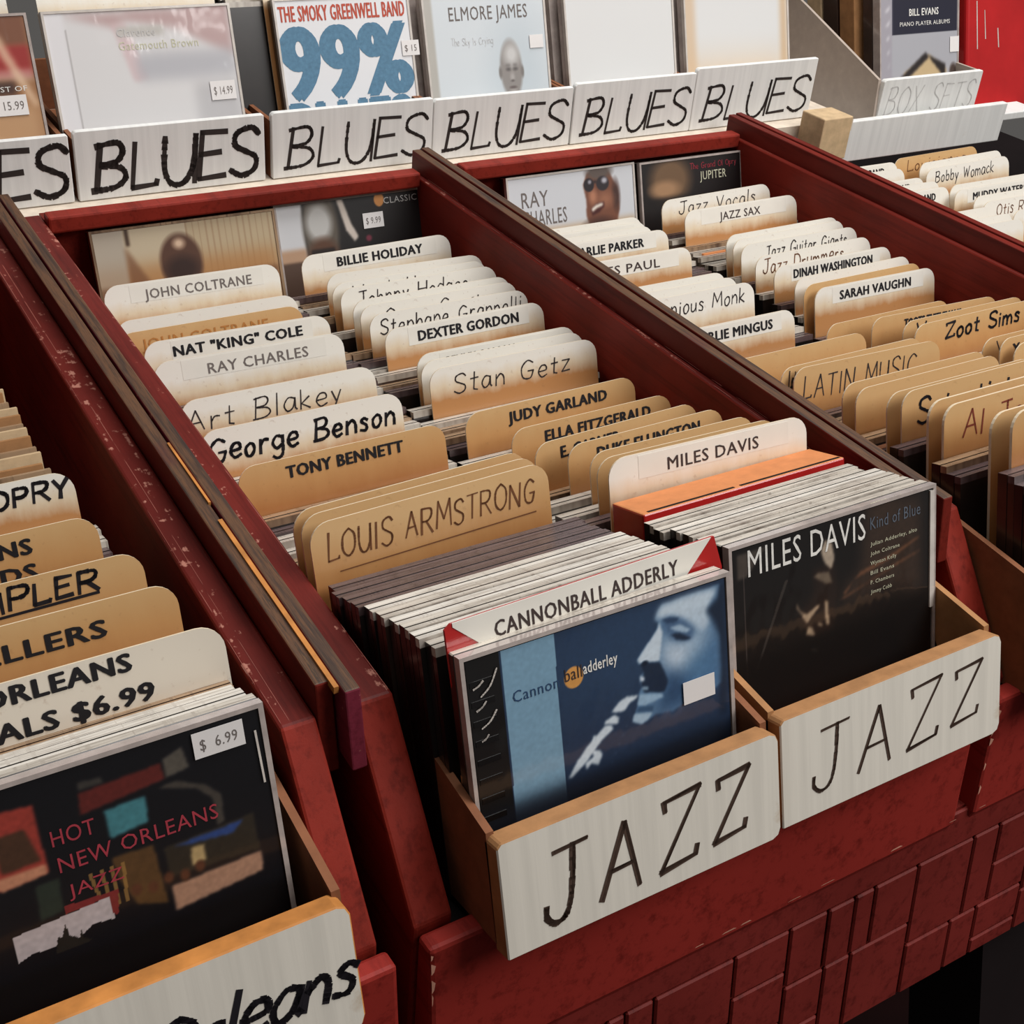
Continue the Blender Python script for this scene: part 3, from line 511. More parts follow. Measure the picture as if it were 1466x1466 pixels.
# ------------------------------------------------------------------ divider cards
_cm = {}
def card_mesh(w, h, style, t=.09):
    k = (w, h, style, t)
    if k not in _cm:
        r = 1.05; poly = [(-w / 2, 0), (w / 2, 0)]
        for cx, a0 in ((w / 2 - r, 0), (-w / 2 + r, 90)):
            for a in range(0, 91, 15): an = math.radians(a0 + a); poly.append((cx + r * math.cos(an), h - r + r * math.sin(an)))
        m = MB(); n = len(poly)
        m.v = [(x, 0, z) for x, z in poly] + [(x, t, z) for x, z in poly]
        m.f = [tuple(range(n)), tuple(reversed(range(n, 2 * n)))] + [(i, n + i, n + (i + 1) % n, (i + 1) % n) for i in range(n)]
        m.m = [0, 0] + [1] * n
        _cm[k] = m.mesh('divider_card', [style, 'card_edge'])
    return _cm[k]
CARDS = [
['ML', -1.05, 47.83, -3.5, 12.6, -0.019, 'w', ['P', 'JOHN COLTRANE', 0.22, 0.83, 'grey']],
['ML', -1.82, 42.35, -3.5, 12.6, 0.0, 'w', None],
['ML', -2.26, 40.58, -3.5, 12.6, 0.0, 't', ['P', 'JOHN COLTRANE', 0.12, 0.8, 'orange']],
['ML', -1.19, 38.69, -3.5, 12.6, -0.021, 'w', ['B', 'NAT "KING" COLE', 0.15, 0.84, 'black']],
['ML', -1.47, 35.88, -3.5, 12.6, -0.02, 'w', ['P', 'RAY CHARLES', 0.27, 0.8, 'grey']],
['ML', -1.51, 30.74, -3.5, 12.6, 0.0, 'w', ['H', 'Art Blakey', 0.02, 0.8, 'ink']],
['ML', -1.8, 26.49, -3.2, 12.6, 0.0, 'w', ['H', 'George Benson', 0.03, 0.95, 'inkb']],
['ML', -1.36, 21.8, -3.0, 12.6, 0.001, 't', ['B', 'TONY BENNETT', 0.22, 0.78, 'black']],
['ML', -2.99, 12.06, 0.6, 13, 0.04, 't', None],
['ML', -2.64, 11.17, 0.8, 13, 0.026, 't', ['H', 'Diana Reeves', 0.3, 0.75, 'ink']],
['ML', -2.21, 10.14, 1.0, 13, 0.031, 't', ['H', 'LOUIS ARMSTRONG', 0.06, 0.93, 'sepia']],
['MR', 13.62, 48.29, -3.5, 12.6, 0.023, 'w', ['B', 'BILLIE HOLIDAY', 0.23, 0.8, 'black']],
['MR', 13.74, 44.21, -3.5, 12.6, -0.04, 'w', None],
['MR', 13.62, 42.85, -3.5, 12.6, 0.007, 'w', ['H', 'Woody Herman', 0.12, 0.8, 'ink']],
['MR', 13.75, 41.8, -3.5, 12.6, -0.01, 'w', ['H', 'Johnny Hodges', 0.1, 0.8, 'ink']],
['MR', 13.74, 39.73, -3.5, 12.6, -0.003, 'w', None],
['MR', 13.83, 38.74, -3.5, 12.6, -0.003, 'w', ['H', 'Oscar Garcia', 0.15, 0.8, 'ink']],
['MR', 13.81, 37.25, -3.5, 12.6, -0.01, 'w', ['H', 'Stephane Grappelli', 0.06, 0.95, 'ink']],
['MR', 13.84, 34.94, -3.5, 12.6, 0.005, 'w', ['B', 'DEXTER GORDON', 0.2, 0.83, 'black']],
['MR', 14.08, 30.82, -3.5, 12.6, -0.003, 'w', ['B', 'BENNY GOLSON', 0.18, 0.6, 'black']],
['MR', 13.89, 29.85, -3.5, 12.6, -0.001, 'w', None],
['MR', 13.67, 28.32, -3.3, 12.6, -0.007, 'w', ['H', 'Stan Getz', 0.13, 0.82, 'ink']],
['MR', 13.28, 22.96, -3.5, 12.6, 0.016, 't', ['B', 'JUDY GARLAND', 0.24, 0.82, 'black']],
['MR', 14.64, 19.87, -3.3, 12.6, 0.006, 't', ['B', 'ELLA FITZGERALD', 0.2, 0.86, 'black']],
['MR', 14.39, 16.99, -2.5, 12.6, 0.038, 't', ['B', 'E. GARNER', 0.15, 0.5, 'black']],
['MR', 15.24, 15.01, -1.8, 12.6, 0.014, 't', ['B', 'DUKE ELLINGTON', 0.18, 0.84, 'black']],
['MR', 15.0, 12.62, -1.0, 12.6, -0.011, 't', None],
['MR', 14.23, 10.94, -0.3, 12.8, -0.025, 't', ['B', 'DIZZY GILLESPIE', 0.1, 0.6, 'black']],
['MR', 13.37, 8.89, 1.0, 13, -0.035, 'w', ['P', 'MILES DAVIS', 0.28, 0.74, 'dark']],
['RL', 30.5, 46.29, -3.5, 12.6, 0.0, 'w', None],
['RL', 30.24, 45.23, -3.5, 12.6, 0.0, 'w', ['B', 'GEORGE GERSHWIN', 0.2, 0.8, 'black']],
['RL', 30.18, 44.27, -3.5, 12.6, 0.0, 'w', None],
['RL', 30.95, 43.19, -3.5, 12.6, 0.0, 'w', ['B', 'CHARLIE PARKER', 0.2, 0.8, 'black']],
['RL', 30.45, 39.47, -3.5, 12.6, 0.0, 'w', ['P', 'LES PAUL', 0.3, 0.75, 'dark']],
['RL', 29.87, 34.42, -3.5, 12.6, 0.0, 'w', None],
['RL', 30.15, 33.34, -3.5, 12.6, 0.0, 'w', None],
['RL', 30.79, 32.12, -3.5, 12.6, 0.0, 'w', ['H', 'Thelonious Monk', 0.1, 0.92, 'ink']],
['RL', 30.42, 27.11, -3.5, 12.6, 0.0, 'w', ['B', 'CHARLIE MINGUS', 0.2, 0.83, 'black']],
['RL', 31.51, 21.05, -2.8, 12.6, 0.0, 't', None],
['RL', 32.89, 17.46, -1.8, 12.6, 0.0, 't', ['H', 'Latin Jazz', 0.05, 0.2, 'ink']],
['RL', 33.21, 16.58, -1.6, 12.6, -0.039, 't', ['H', 'LATIN MUSIC', 0.06, 0.82, 'ink']],
['RL', 33.3, 12.62, -0.62, 12.6, 0, 't', None],
['RL', 33.3, 11.55, -0.41, 12.6, 0, 't', None],
['RL', 33.3, 9.24, 0.47, 12.6, 0, 't', ['B', 'LAURINDO ALMEIDA', 0.15, 0.7, 'black']],
['RL', 33.3, 8.26, 1.05, 12.6, 0, 't', ['H', 'Scientists', 0.1, 0.8, 'inkb']],
['RL', 33.3, 6.3, 1.43, 12.6, 0, 't', None],
['RL', 33.3, 5.25, 1.7, 12.6, 0, 't', ['H', 'Al Jarreau', 0.12, 0.9, 'red']],
['RL', 33.3, 2.26, 2.78, 12.6, 0, 't', None],
['RL', 33.3, 1.1, 3.47, 12.6, 0, 't', ['B', 'A. JAMAL', 0.2, 0.7, 'black']],
['RR', 47.02, 48.83, -3.5, 12.6, 0.04, 'w', ['H', 'Jazz Vocals', 0.15, 0.85, 'ink']],
['RR', 47.33, 45.92, -3.5, 12.6, 0.006, 'w', ['P', 'JAZZ SAX', 0.3, 0.66, 'dark']],
['RR', 47.21, 40.24, -3.5, 12.6, 0.02, 'w', None],
['RR', 47.19, 39.36, -3.5, 12.6, 0.037, 'w', None],
['RR', 47.01, 38.04, -3.5, 12.6, -0.008, 'w', ['H', 'Jazz Guitar Giants', 0.2, 0.9, 'ink']],
['RR', 46.58, 35.77, -3.5, 12.6, 0.013, 'w', ['H', 'Jazz Drummers', 0.06, 0.75, 'sepia']],
['RR', 46.66, 33.6, -3.5, 12.6, 0.001, 'w', ['B', 'DINAH WASHINGTON', 0.16, 0.83, 'black']],
['RR', 46.77, 31.35, -3.5, 12.6, 0.023, 'w', None],
['RR', 46.5, 30.01, -3.5, 12.6, 0.011, 't', None],
['RR', 46.78, 29.04, -3.5, 12.6, -0.015, 'w', ['B', 'SARAH VAUGHN', 0.2, 0.79, 'black']],
['RR', 44.43, 24.96, -4.2, 12.6, 0.0, 't', None],
['RR', 46.51, 22.74, -3.2, 12.6, -0.04, 't', ['B', 'TOOTS THIELEMANS', 0.25, 0.7, 'black']],
['RR', 47.33, 20.75, -2.6, 12.6, 0.0, 't', ['H', 'V', 0.1, 0.17, 'inkb']],
['RR', 46.97, 19.4, -2.2, 12.6, 0.0, 't', ['H', 'Zoot Sims', 0.24, 0.85, 'inkb']],
['RR', 48.5, 14.9, -1.49, 12.6, 0, 't', ['H', 'Various', 0.1, 0.7, 'ink']],
['RR', 48.7, 13.75, -1.0, 12.6, 0, 't', ['B', 'Y. LATEEF', 0.1, 0.5, 'black']],
['RR', 49, 12.83, -0.99, 12.6, 0, 't', None],
['LB', -23.05, 20.41, 0, 13, 0.0, 'w', ['H', "GRAND OL'S OPRY", 0.0, 0.97, 'inkb']],
['LB', -23.18, 15.92, 0.2, 13, 0.0, 't', ['2', 'NEW ORLEANS|BRASS BANDS', 0.12, 0.77, 'black']],
['LB', -22.26, 12.11, 0.4, 13, 0.0, 't', ['H', 'SAMPLER', 0.3, 0.84, 'inkb']],
['LB', -21.82, 8.8, 0.8, 13, 0.0, 't', ['B', 'BEST SELLERS', 0.02, 0.76, 'black']],
['LB', -21.65, 3.51, 2.4, 13, 0.0, 'w', ['2', 'NEW ORLEANS|SPECIALS $6.99', 0.06, 0.77, 'black']],
['FL', 65.98, 51.71, -4.4, 12.6, 0.0, 'w', ['B', 'BLUES BAND', 0.5, 0.85, 'black']],
['FL', 65.23, 50.02, -4.4, 12.6, 0.0, 'w', None],
['FL', 65.14, 47.33, -4.4, 12.6, 0.0, 'w', ['B', 'BLUES BAND', 0.5, 0.85, 'black']],
['FL', 65.9, 46.05, -4.4, 12.6, 0.0, 'w', None],
['FL', 65.61, 44.53, -4.4, 12.6, 0.0, 'w', ['B', 'BLUES BAND', 0.5, 0.85, 'black']],
['FL', 65.74, 39.06, -4.4, 12.6, 0.0, 'w', None],
['FL', 65.97, 37.12, -4.4, 12.6, 0.0, 'w', None],
['FL', 65.83, 35.71, -4.4, 12.6, 0.0, 'w', None],
['FR', 78.88, 52.56, -4.4, 12.6, 0.04, 't', ['H', 'Louisianna', 0.15, 0.85, 'sepia']],
['FR', 80.49, 50.68, -4.4, 12.6, 0.04, 'w', None],
['FR', 79.74, 49.05, -4.4, 12.6, 0.04, 'w', ['H', 'Bobby Womack', 0.1, 0.8, 'ink']],
['FR', 78.28, 44.51, -4.4, 12.6, 0.0, 'w', None],
['FR', 77.67, 43.33, -4.4, 12.6, 0.0, 'w', ['B', 'MUDDY WATERS', 0.2, 0.8, 'black']],
['FR', 78.14, 41.41, -4.4, 12.6, 0.0, 'w', None],
['FR', 77.8, 40.0, -4.4, 12.6, 0.0, 'w', ['H', 'Otis Rush', 0.15, 0.6, 'sepia']],
['FR', 78.94, 37.36, -4.4, 12.6, 0.0, 'w', None]]
COLN = {'ML': 'left row, middle bin', 'MR': 'right row, middle bin', 'RL': 'left row, right bin', 'RR': 'right row, right bin', 'LB': 'left bin', 'FL': 'left row, far right bin', 'FR': 'right row, far right bin'}
HOW = {'B': 'bold black print', 'P': 'thin print', 'H': 'handwriting', '2': 'two-line bold print'}
ORD = ['rearmost', 'second from back', 'third from back', 'fourth from back', 'fifth from back', 'sixth from back', 'seventh from back', 'eighth from back', 'ninth from back', 'tenth from back', 'eleventh from back', 'twelfth from back', 'thirteenth from back', 'fourteenth from back', 'fifteenth from back', 'sixteenth from back', 'seventeenth from back', 'eighteenth from back', 'nineteenth from back', 'twentieth from back']
cnt = {}; place_of = {}
HC = 13.5
for (c, x0, y, z, w, yaw, sty, tx) in CARDS:
    i = cnt.get(c, 0); cnt[c] = i + 1
    if c in ('ML',): x0 = max(x0, -2.2) if z < 1 else max(x0, -2.35)
    if c in ('MR',): w = min(w, 26.3 - x0)
    if c == 'FL': x0 = max(x0, 64.9)
    w = round(w, 1); place_of.setdefault(c, []).append((y, z, x0, w))
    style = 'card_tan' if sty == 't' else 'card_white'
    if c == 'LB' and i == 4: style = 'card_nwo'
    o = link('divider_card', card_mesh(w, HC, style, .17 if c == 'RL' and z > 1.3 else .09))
    tone = 'tan' if sty == 't' else 'off-white'
    desc = HOW[tx[0]] if tx else 'unlettered'
    tag(o, '%s divider card, %s, %s, %s' % (tone, desc, ORD[min(i, 19)], COLN[c]), 'divider card', 'divider cards in the ' + COLN[c])
    place(o, x0 + w / 2, y - UPV.y * HC, z - UPV.z * HC, AL, yaw)
    if not tx: continue
    kind, text, f0, f1, mat = tx; mat = {'red': 'red_ink'}.get(mat, mat)
    a, b = -w / 2 + f0 * w, -w / 2 + f1 * w; par = o
    if kind in 'BP' and sty == 'w' and c != 'LB':
        m = MB(); m.box(-w / 2 + w * .14, w / 2 - w * .1, -.012, -.001, HC - 1.35, HC - .12); par = link('label_strip', m.mesh('label_strip', ['label']), o)
    if kind == 'B': printed(text, a, b, HC - (1.12 if c != 'LB' else 1.55), .66 if c != 'LB' else .74, -.026, mat, par, .046)
    elif kind == 'P': printed(text, a, b, HC - 1.2, .66, -.026, mat, par, .014)
    elif kind == '2':
        u, v = text.split('|'); cp = .95
        printed(u, a, a + (b - a) * (.93 if i == 4 else 1), HC - (.88 if i == 4 else 1.1), .7, -.026, mat, par, .05)
        printed(v, a + (0.2 if i == 4 else 0), b, HC - (2.25 if i == 4 else 2.3), .72, -.026, mat, par, .05)
    else:
        big = {'inkb': .17, 'sepia': .09, 'ink': .09, 'red_ink': .12}[mat]
        cp = 1.25 if c in ('ML', 'LB') or 'Getz' in text else 1.05
        if 'MUSIC' in text or 'Al J' in text or 'Scie' in text: cp = 1.45
        if c == 'LB': cp = .9
        under = None
        if text == 'SAMPLER': under = (a, b, HC - 1.5)
        if text.startswith('LOUIS'): under = (a + .5, b, HC - 2.5)
        hand(text, a, b, HC - .35 - cp - (.25 if cp > 1.1 else 0), cp, big, -.02, mat, o, .12, under=under, gap=.26)
# the red sleeve card behind the blue saxophone cover
r = empty('divider_card'); tag(r, 'red plastic divider with white label strip behind the blue saxophone cover', 'divider card')
w = 14.0; h = 12.0
place(r, -1.21 + w / 2, -.69 - UPV.y * h, 2.84 - UPV.z * h, AL, .03)
m = MB(); m.prism([(-w / 2 + .1, 5.5), (w / 2 - .2, 5.5), (w / 2, h - 1.5), (w / 2 - .35, h), (-w / 2 + .3, h), (-w / 2, h - .2)], 0, .14)
link('red_sheet', m.mesh('red_sheet', ['sleeve_red']), r)
m = MB(); m.prism([(-w / 2, 0), (w / 2 - .6, 0), (w / 2 - .6, 5.4), (-w / 2, 5.4)], 0, .2); link('tan_backing', m.mesh('tan_backing', ['kraft']), r)
m = MB(); m.prism([(-w / 2 + .35, h - .15), (-w / 2 + 2.1, h - 1.75), (w / 2 - 2.3, h - 1.6), (w / 2 - .55, h + .0), (-w / 2 + .35, h + .02)], -.03, .02); q = link('label_strip', m.mesh('label_strip', ['label']), r)
printed('CANNONBALL ADDERLY', -w / 2 + 2.2, w / 2 - 2.5, h - 1.15, .68, -.045, 'dark', q, .018)

# ------------------------------------------------------------------ runs of cases
def run(col_x, ya, yb, za, zb, n, tops, where, sidem='case_dark', xb=None, t=None, w=CW, h=CH):
    rs = random.Random(where); t = t or (ya - yb) / n - .03
    t = round(t, 2)
    for i in range(n):
        f = (i + .5) / n; y = ya + (yb - ya) * f; z = za + (zb - za) * f; x = col_x + ((xb - col_x) * f if xb is not None else 0)
        tp = tops[int(f * len(tops))]
        plain_case(x + rs.uniform(-.12, .12), y - t / 2, z + rs.uniform(-.14, .1), tp, sidem if rs.random() > .25 else 'case_brown', 'clear-edged disc case packed in the run ' + where, 'disc cases ' + where, t, 0, h, w)
run(-2.2, 8.3, 4.9, -1.1, .1, 4, ['top_plum'], 'just in front of the front tan handwritten divider', w=13.4, h=12.0)
run(-2.0, 4.9, -.5, .15, 1.7, 6, ['top_white', 'top_pale', 'top_white', 'top_pale', 'top_white', 'top_pale'], 'behind the red plastic divider', xb=-1.5, w=13.4, h=12.0)
run(12.7, 5.0, 1.05, .1, 1.3, 5, ['top_pale', 'top_white', 'top_pale'], 'behind the dark portrait cover', xb=13.7, w=13.35, h=12.0)
# thick orange slip box under the front white printed divider
r = empty('slip_case'); tag(r, 'thick orange cardboard slip box in front of the white printed divider', 'box set')
w, h = 13.3, 12.4; m = MB(); m.box(-w / 2, w / 2, 0, 2.7, 0, h, 1, top=0); o = link('sleeve', m.mesh('sleeve', ['orange_box', 'sleeve_red']), r); bevelmod(o, .1)
m = MB(); m.box(-w / 2 + .4, -.8, .12, .3, h - .03, h + .02); m.box(-.4, w / 2 - .2, .12, .3, h - .03, h + .02); link('gap_line', m.mesh('gap_line', ['seam_dark']), r)
place(r, 13.3 + w / 2, 5.5 - UPV.y * h, 0.0 - UPV.z * h, AL)
r = empty('slip_case'); tag(r, 'orange slip box between the JAZZ SAX divider and the cards before it', 'box set')
w, h = 12.4, 10.5; m = MB(); m.box(-w / 2, w / 2, 0, 2.6, 0, h, 1, top=0); o = link('sleeve', m.mesh('sleeve', ['orange_box', 'orange_box']), r); bevelmod(o, .1)
m = MB(); m.box(-w / 2 + 1.6, w / 2 - 1, -.03, .01, h - 3.4, h - 1.3); link('print_block', m.mesh('print_block', ['case_dark']), r)
place(r, 47.3 + w / 2, 42.6 - UPV.y * h, -6.0 - UPV.z * h, AL)
# cases standing between the dividers further back
for c in ('ML', 'MR', 'RL', 'RR', 'LB', 'FL', 'FR'):
    L = place_of[c]; k = 0
    for (a, b) in zip(L, L[1:] + [None]):
        ya, za, xa, wa = a
        yb = b[0] if b else None
        zt = (min(za, b[1]) if b else za) - 2.35
        if b is None:
            if c in ('LB', 'MR', 'ML'): continue
            yb = ya - 3.4 if c != 'RL' else ya - 3
        nn = int((ya - yb - .15) / 1.08)
        if nn <= 0: continue
        if c in ('ML', ) and za > 0 : continue
        xo = xa - .35 if c not in ('RL',) else xa - .2
        lim = {'ML': (-2.3, 12.4), 'MR': (12.3, 26.6), 'RL': (31.2, 46.4), 'RR': (46.2, 60.6), 'LB': (-23.6, -7.8), 'FL': (64.8, 79.5), 'FR': (79.2, 94)}[c]
        xo = max(lim[0], min(xo, lim[1] - CW))
        if c == 'LB' : xo = xa - .6
        rs = random.Random(c + str(k)); k += 1
        for i in range(nn):
            yy = ya - .12 - (i + 1) * 1.06 - UPV.y / UPV.z * (za - zt) 
            zz = zt - .15 * (i % 2) + rs.uniform(-.12, .1)
            hh = 12.5
            tp = rs.choice(['top_plum', 'top_pale', 'top_tan', 'top_pale'])
            if c == 'RL' and za > -1.5: tp = rs.choice(['top_plum', 'top_plum', 'top_tan'])
            plain_case(xo + rs.uniform(-.1, .1), yy, zz, tp, 'case_dark' if rs.random() > .3 else 'case_brown', 'disc case standing between dividers in the ' + COLN[c], 'disc cases between dividers, ' + COLN[c])

# left bin: run of worn thin sleeves behind the first card and cases before the front cover
rs = random.Random(3)
for i in range(14):
    m = MB(); m.box(-7.0, 7.0, 0, .35, 0, 12.4); 
    o = link('paper_sleeve', m.mesh('paper_sleeve', [['kraft', 'top_tan', 'pale_wood'][i % 3]])); tag(o, 'worn brown paper sleeve in the run behind the first divider of the left bin', 'paper sleeve', 'paper sleeves in the left bin')
    place(o, -17.6 + rs.uniform(-.25, .1), 34.5 - i * .9 - UPV.y * 12.4, -1.6 + i * .03 + rs.uniform(-.15, .15) - UPV.z * 12.4, AL)
run(-22.2, 3.0, .25, .1, 1.5, 3, ['top_tan', 'top_white', 'top_white'], 'behind the New Orleans cover', w=13.35, h=12.0)

# ------------------------------------------------------------------ feature covers
# 1. blue saxophone cover
CW, CH = 14.2 * K, 12.5 * K
r = feature_case(-1.26, -2.05, 2.04, 'disc with blue saxophone player cover in the left JAZZ box', rim='clear_edge')
c = ART['can']; a = Art(300, 264, (34, 52, 78))
a.ell(.6, .15, .35, .2, (44, 68, 98), .6, .7)
a.poly([(.127, -.1), (.318, -.1), (.311, 1.1), (.120, 1.1)], (122, 158, 182))
a.rect(0, 0, .118, 1, (12, 11, 12))
a.poly(c['face'], (92, 126, 160), 1); a.poly(c['jaw'], (66, 104, 144), 9, .9); a.poly(c['fore'], (196, 212, 226), 5); a.poly(c['cheek'], (190, 206, 222), 8); a.poly(c['nose'], (204, 218, 230), 3)
a.ell(.87, .19, .05, .07, (160, 184, 206), .8, .5); a.ell(.88, .33, .06, .07, (84, 124, 160), .8, .7)
a.poly(c['hair'], (24, 38, 58), 6); a.poly(c['beard'], (40, 66, 98), 9, .9)
a.poly(c['socket'], (74, 102, 136), 5); a.poly(c['brow'], (44, 66, 96), 3); a.poly(c['lidl'], (160, 184, 206), 3); a.poly(c['eyed'], (28, 42, 64), 2)
a.poly(c['mouth'], (26, 42, 64), 3); a.ell(.655, .235, .012, .01, (20, 32, 50), .5)
a.poly(c['tooth'], (214, 226, 238), 1); a.poly(c['lip1'], (150, 178, 200), 1); a.poly(c['lowlip'], (150, 180, 206), 3); a.poly(c['chinsh'], (54, 84, 116), 3); a.poly(c['chin'], (164, 188, 208), 3)
for s_ in c['sax']: a.poly(s_, (206, 218, 228), 1)
for k in range(9): a.ell(.60 - k * .017, .40 + k * .031, .006, .007, (40, 58, 84), .4)
a.ell(.378, .192, .036, .042, (214, 152, 80), .05)
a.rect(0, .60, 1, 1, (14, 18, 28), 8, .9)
a.grain(.03); pr = a.obj(CW - .5, CH - .5, .05, r, mat='print_wrap', top=CH - .25)
printed('Cannon', -CW / 2 + .165 * CW, -CW / 2 + .328 * CW, CH * (1 - .222), .5, .03, 'navy_ink', pr, .004)
printed('ball', -CW / 2 + .35 * CW, -CW / 2 + .413 * CW, CH * (1 - .212), .55, .03, 'dark', pr, .004)
printed('adderley', -CW / 2 + .418 * CW, -CW / 2 + .545 * CW, CH * (1 - .206), .5, .03, 'white_ink', pr, .012)
m = MB()
for z in range(12): m.box(-CW / 2 + .35, -CW / 2 + 1.4, .03, .06, 1 + z * .85, 1.25 + z * .85)
link('hinge_ridges', m.mesh('hinge_ridges', ['hinge_black']), r)
sticker(r, .789 * CW - CW / 2, .918 * CW - CW / 2, CH * (1 - .465), CH * (1 - .375), -.03, None)
m = MB()
for k, (x, z, L, an) in enumerate(((-6.2, 10.3, .5, .5), (-5.9, 9.9, .9, 1.1), (-6.15, 9.35, .5, .6), (-6.0, 8.55, .8, .75), (-6.05, 8.0, .35, .6))):
    ribbon(m, smooth([(x, z), (x + L * .5, z + L * .35 * an), (x + L * .9, z + L * an)]), .07, -.02, k)
link('wrap_wrinkle', m.mesh('wrap_wrinkle', ['clear_edge_light']), r)

# 2. dark portrait cover
r = feature_case(13.75, -.08, 1.48, 'disc with dark cover of a trumpet player in the right JAZZ box', rim='clear_edge')
c = ART['mil']; a = Art(230, 204, (15, 12, 12))
a.poly(c['brown'], (62, 46, 36), 7, .8); a.poly(c['face'], (34, 22, 17), 5, .9)
a.poly(c['head'], (196, 178, 156), 3, .85); a.poly(c['cheek'], (126, 110, 92), 2, .8)
for s_ in c['hl']: a.poly(s_, (176, 150, 122), 1, .95)
for s_ in c['streak']: a.poly(s_, (150, 96, 64), 1, .55)
a.poly([(0.02, .02), (.16, .02), (.06, .13), (.02, .13)], (120, 108, 96), 3, .5); a.rect(.045, .1, .05, .8, (80, 70, 66), 0, .7)
a.poly([(.24, .2), (.09, .55), (.1, .55), (.255, .2)], (58, 52, 48), 0, .8)
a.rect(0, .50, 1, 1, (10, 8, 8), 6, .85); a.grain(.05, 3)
pr = a.obj(CW - .5, CH - .5, .05, r, mat='print_wrap', top=CH - .25)
L = lambda uv: (-CW / 2 + uv[0] * CW, CH - uv[1] * CH)
t1 = [L(p) for p in c['t1']]; t2 = [L(p) for p in c['t2']]; tl_ = [L(p) for p in c['lines']]
printed('MILES DAVIS', t1[0][0], t1[1][0], min(t1[3][1], t1[2][1]), abs(t1[0][1] - t1[3][1]), .03, 'white_ink', pr, .004)
printed('Kind of Blue', t2[0][0], t2[1][0], t2[3][1] + .1, .62, .03, 'dim_blue', pr, .002)
printed('STEREO with 6 tracks * *', tl_[0][0], t2[1][0] + .1, tl_[3][1] + .35, .22, .03, 'cream_ink', pr, 0)
for k, (s_, f) in enumerate((('Julian Adderley, alto', 1), ('John Coltrane', .62), ('Wynton Kelly', .55), ('Bill Evans', .5), ('P. Chambers', .5), ('Jimmy Cobb', .45))):
    printed(s_, t2[0][0], t2[0][0] + 3.2 * f, t2[3][1] - .75 - k * .5, .2, .03, 'cream_ink', pr, 0)
m = MB(); m.box(CW / 2 - .42, CW / 2 - .12, -.03, .1, 5.2, CH - .3); link('clear_spine', m.mesh('clear_spine', ['clear_edge_light']), r)

# 3. hot new orleans jazz cover
r = feature_case(-22.15, -1.02, 2.04, 'disc with dark collage cover titled HOT NEW ORLEANS JAZZ, bottom left', rim='clear_edge')
c = ART['hot']; a = Art(300, 264, (13, 13, 18))
a.poly(c['redbar'], (92, 34, 30), 1); a.poly(c['grey1'], (58, 54, 50), 1); a.poly(c['grey2'], (84, 78, 70), 1); a.poly(c['green'], (40, 48, 40), 2); a.poly(c['teal'], (66, 122, 130), 1)
a.poly(c['arch'], (66, 60, 54), 1); a.poly(c['red0'], (150, 56, 46), 1); a.poly(c['win'], (70, 46, 32), 2); a.poly(c['ledge'], (190, 130, 100), 1)
for k in range(4): a.rect(-.01 + k * .03, .19, -.002 + k * .03, .29, (190, 160, 120), 0, .8)
a.poly(c['gold'], (86, 60, 34), 2); 
for k in range(4): a.poly([(.47 + k * .03, .36), (.48 + k * .03, .36), (.50 + k * .02, .5), (.49 + k * .02, .5)], (150, 112, 60), 0, .8)
a.poly(c['red2'], (120, 40, 40), 0); a.poly(c['pic'], (44, 38, 30), 1); a.poly(c['sky'], (44, 66, 120), 2); a.poly(c['house'], (176, 150, 104), 1)
a.poly(c['strip'], (168, 128, 104), 1)
for k in range(5): a.ell(.585 + k * .045, .47 + (k % 2) * .012, .014, .02, (84, 48, 32), .4)
a.poly(c['white'], (184, 172, 172), 0); a.poly(c['spire'], (34, 30, 26), 0)
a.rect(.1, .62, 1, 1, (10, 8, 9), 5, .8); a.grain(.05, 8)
pr = a.obj(CW - .4, CH - .4, .05, r, mat='print', top=CH - .2)
for t, s_ in zip(c['t'], ('HOT', 'NEW ORLEANS', 'JAZZ')):
    q = [L(p) for p in t]; printed(s_, q[0][0], q[1][0], q[3][1] + .1, abs(q[0][1] - q[3][1]) * .86, .03, 'pink_ink', pr, -.006)
q = [L(p) for p in c['sticker']]; sticker(r, q[0][0], q[1][0], q[3][1], q[0][1], -.03, '$  6.99')
m = MB(); ribbon(m, [(CW / 2 - .45, CH - 1.0), (CW / 2 - .4, CH - 3.1)], .07, -.03); link('wrap_wrinkle', m.mesh('wrap_wrinkle', ['clear_edge_light']), r)

CW, CH = 14.2, 12.5
# 4-7. covers against the back boards
r = feature_case(.35, 55.6, -2.6, 'disc with beige cover of a bowed head, back of the left middle row', rim='top_tan')
a = Art(200, 170, (196, 180, 152)); a.rect(.5, 0, 1, .5, (186, 166, 134)); 
for k in range(14): a.rect(.5 + k * .036, 0, .508 + k * .036, .34, (160, 130, 100), 0, .6)
a.rect(0, .22, 1, 1, (176, 122, 70), 8, .8); a.rect(.0, 0, .16, .4, (168, 160, 150), 2, .6); a.poly([(.16, .1), (.3, .4), (.16, .4)], (116, 74, 48), 4, .7)
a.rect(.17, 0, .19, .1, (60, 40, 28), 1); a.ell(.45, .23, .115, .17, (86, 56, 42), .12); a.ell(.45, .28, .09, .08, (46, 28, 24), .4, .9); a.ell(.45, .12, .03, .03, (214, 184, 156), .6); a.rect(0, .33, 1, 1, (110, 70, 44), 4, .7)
a.obj(CW - .4, CH - .4, .05, r, top=CH - .2)
r = feature_case(14.6, 55.9, -2.5, 'disc with black cover and man in hat, back of the right middle row', w=13.0)
a = Art(200, 170, (30, 28, 28)); a.rect(0, 0, .17, 1, (206, 206, 208), 1); a.rect(0, .28, .17, 1, (176, 132, 96), 4, .8); a.ell(.28, .16, .12, .28, (92, 84, 74), .15); a.ell(.27, .13, .085, .12, (190, 188, 184), .3)
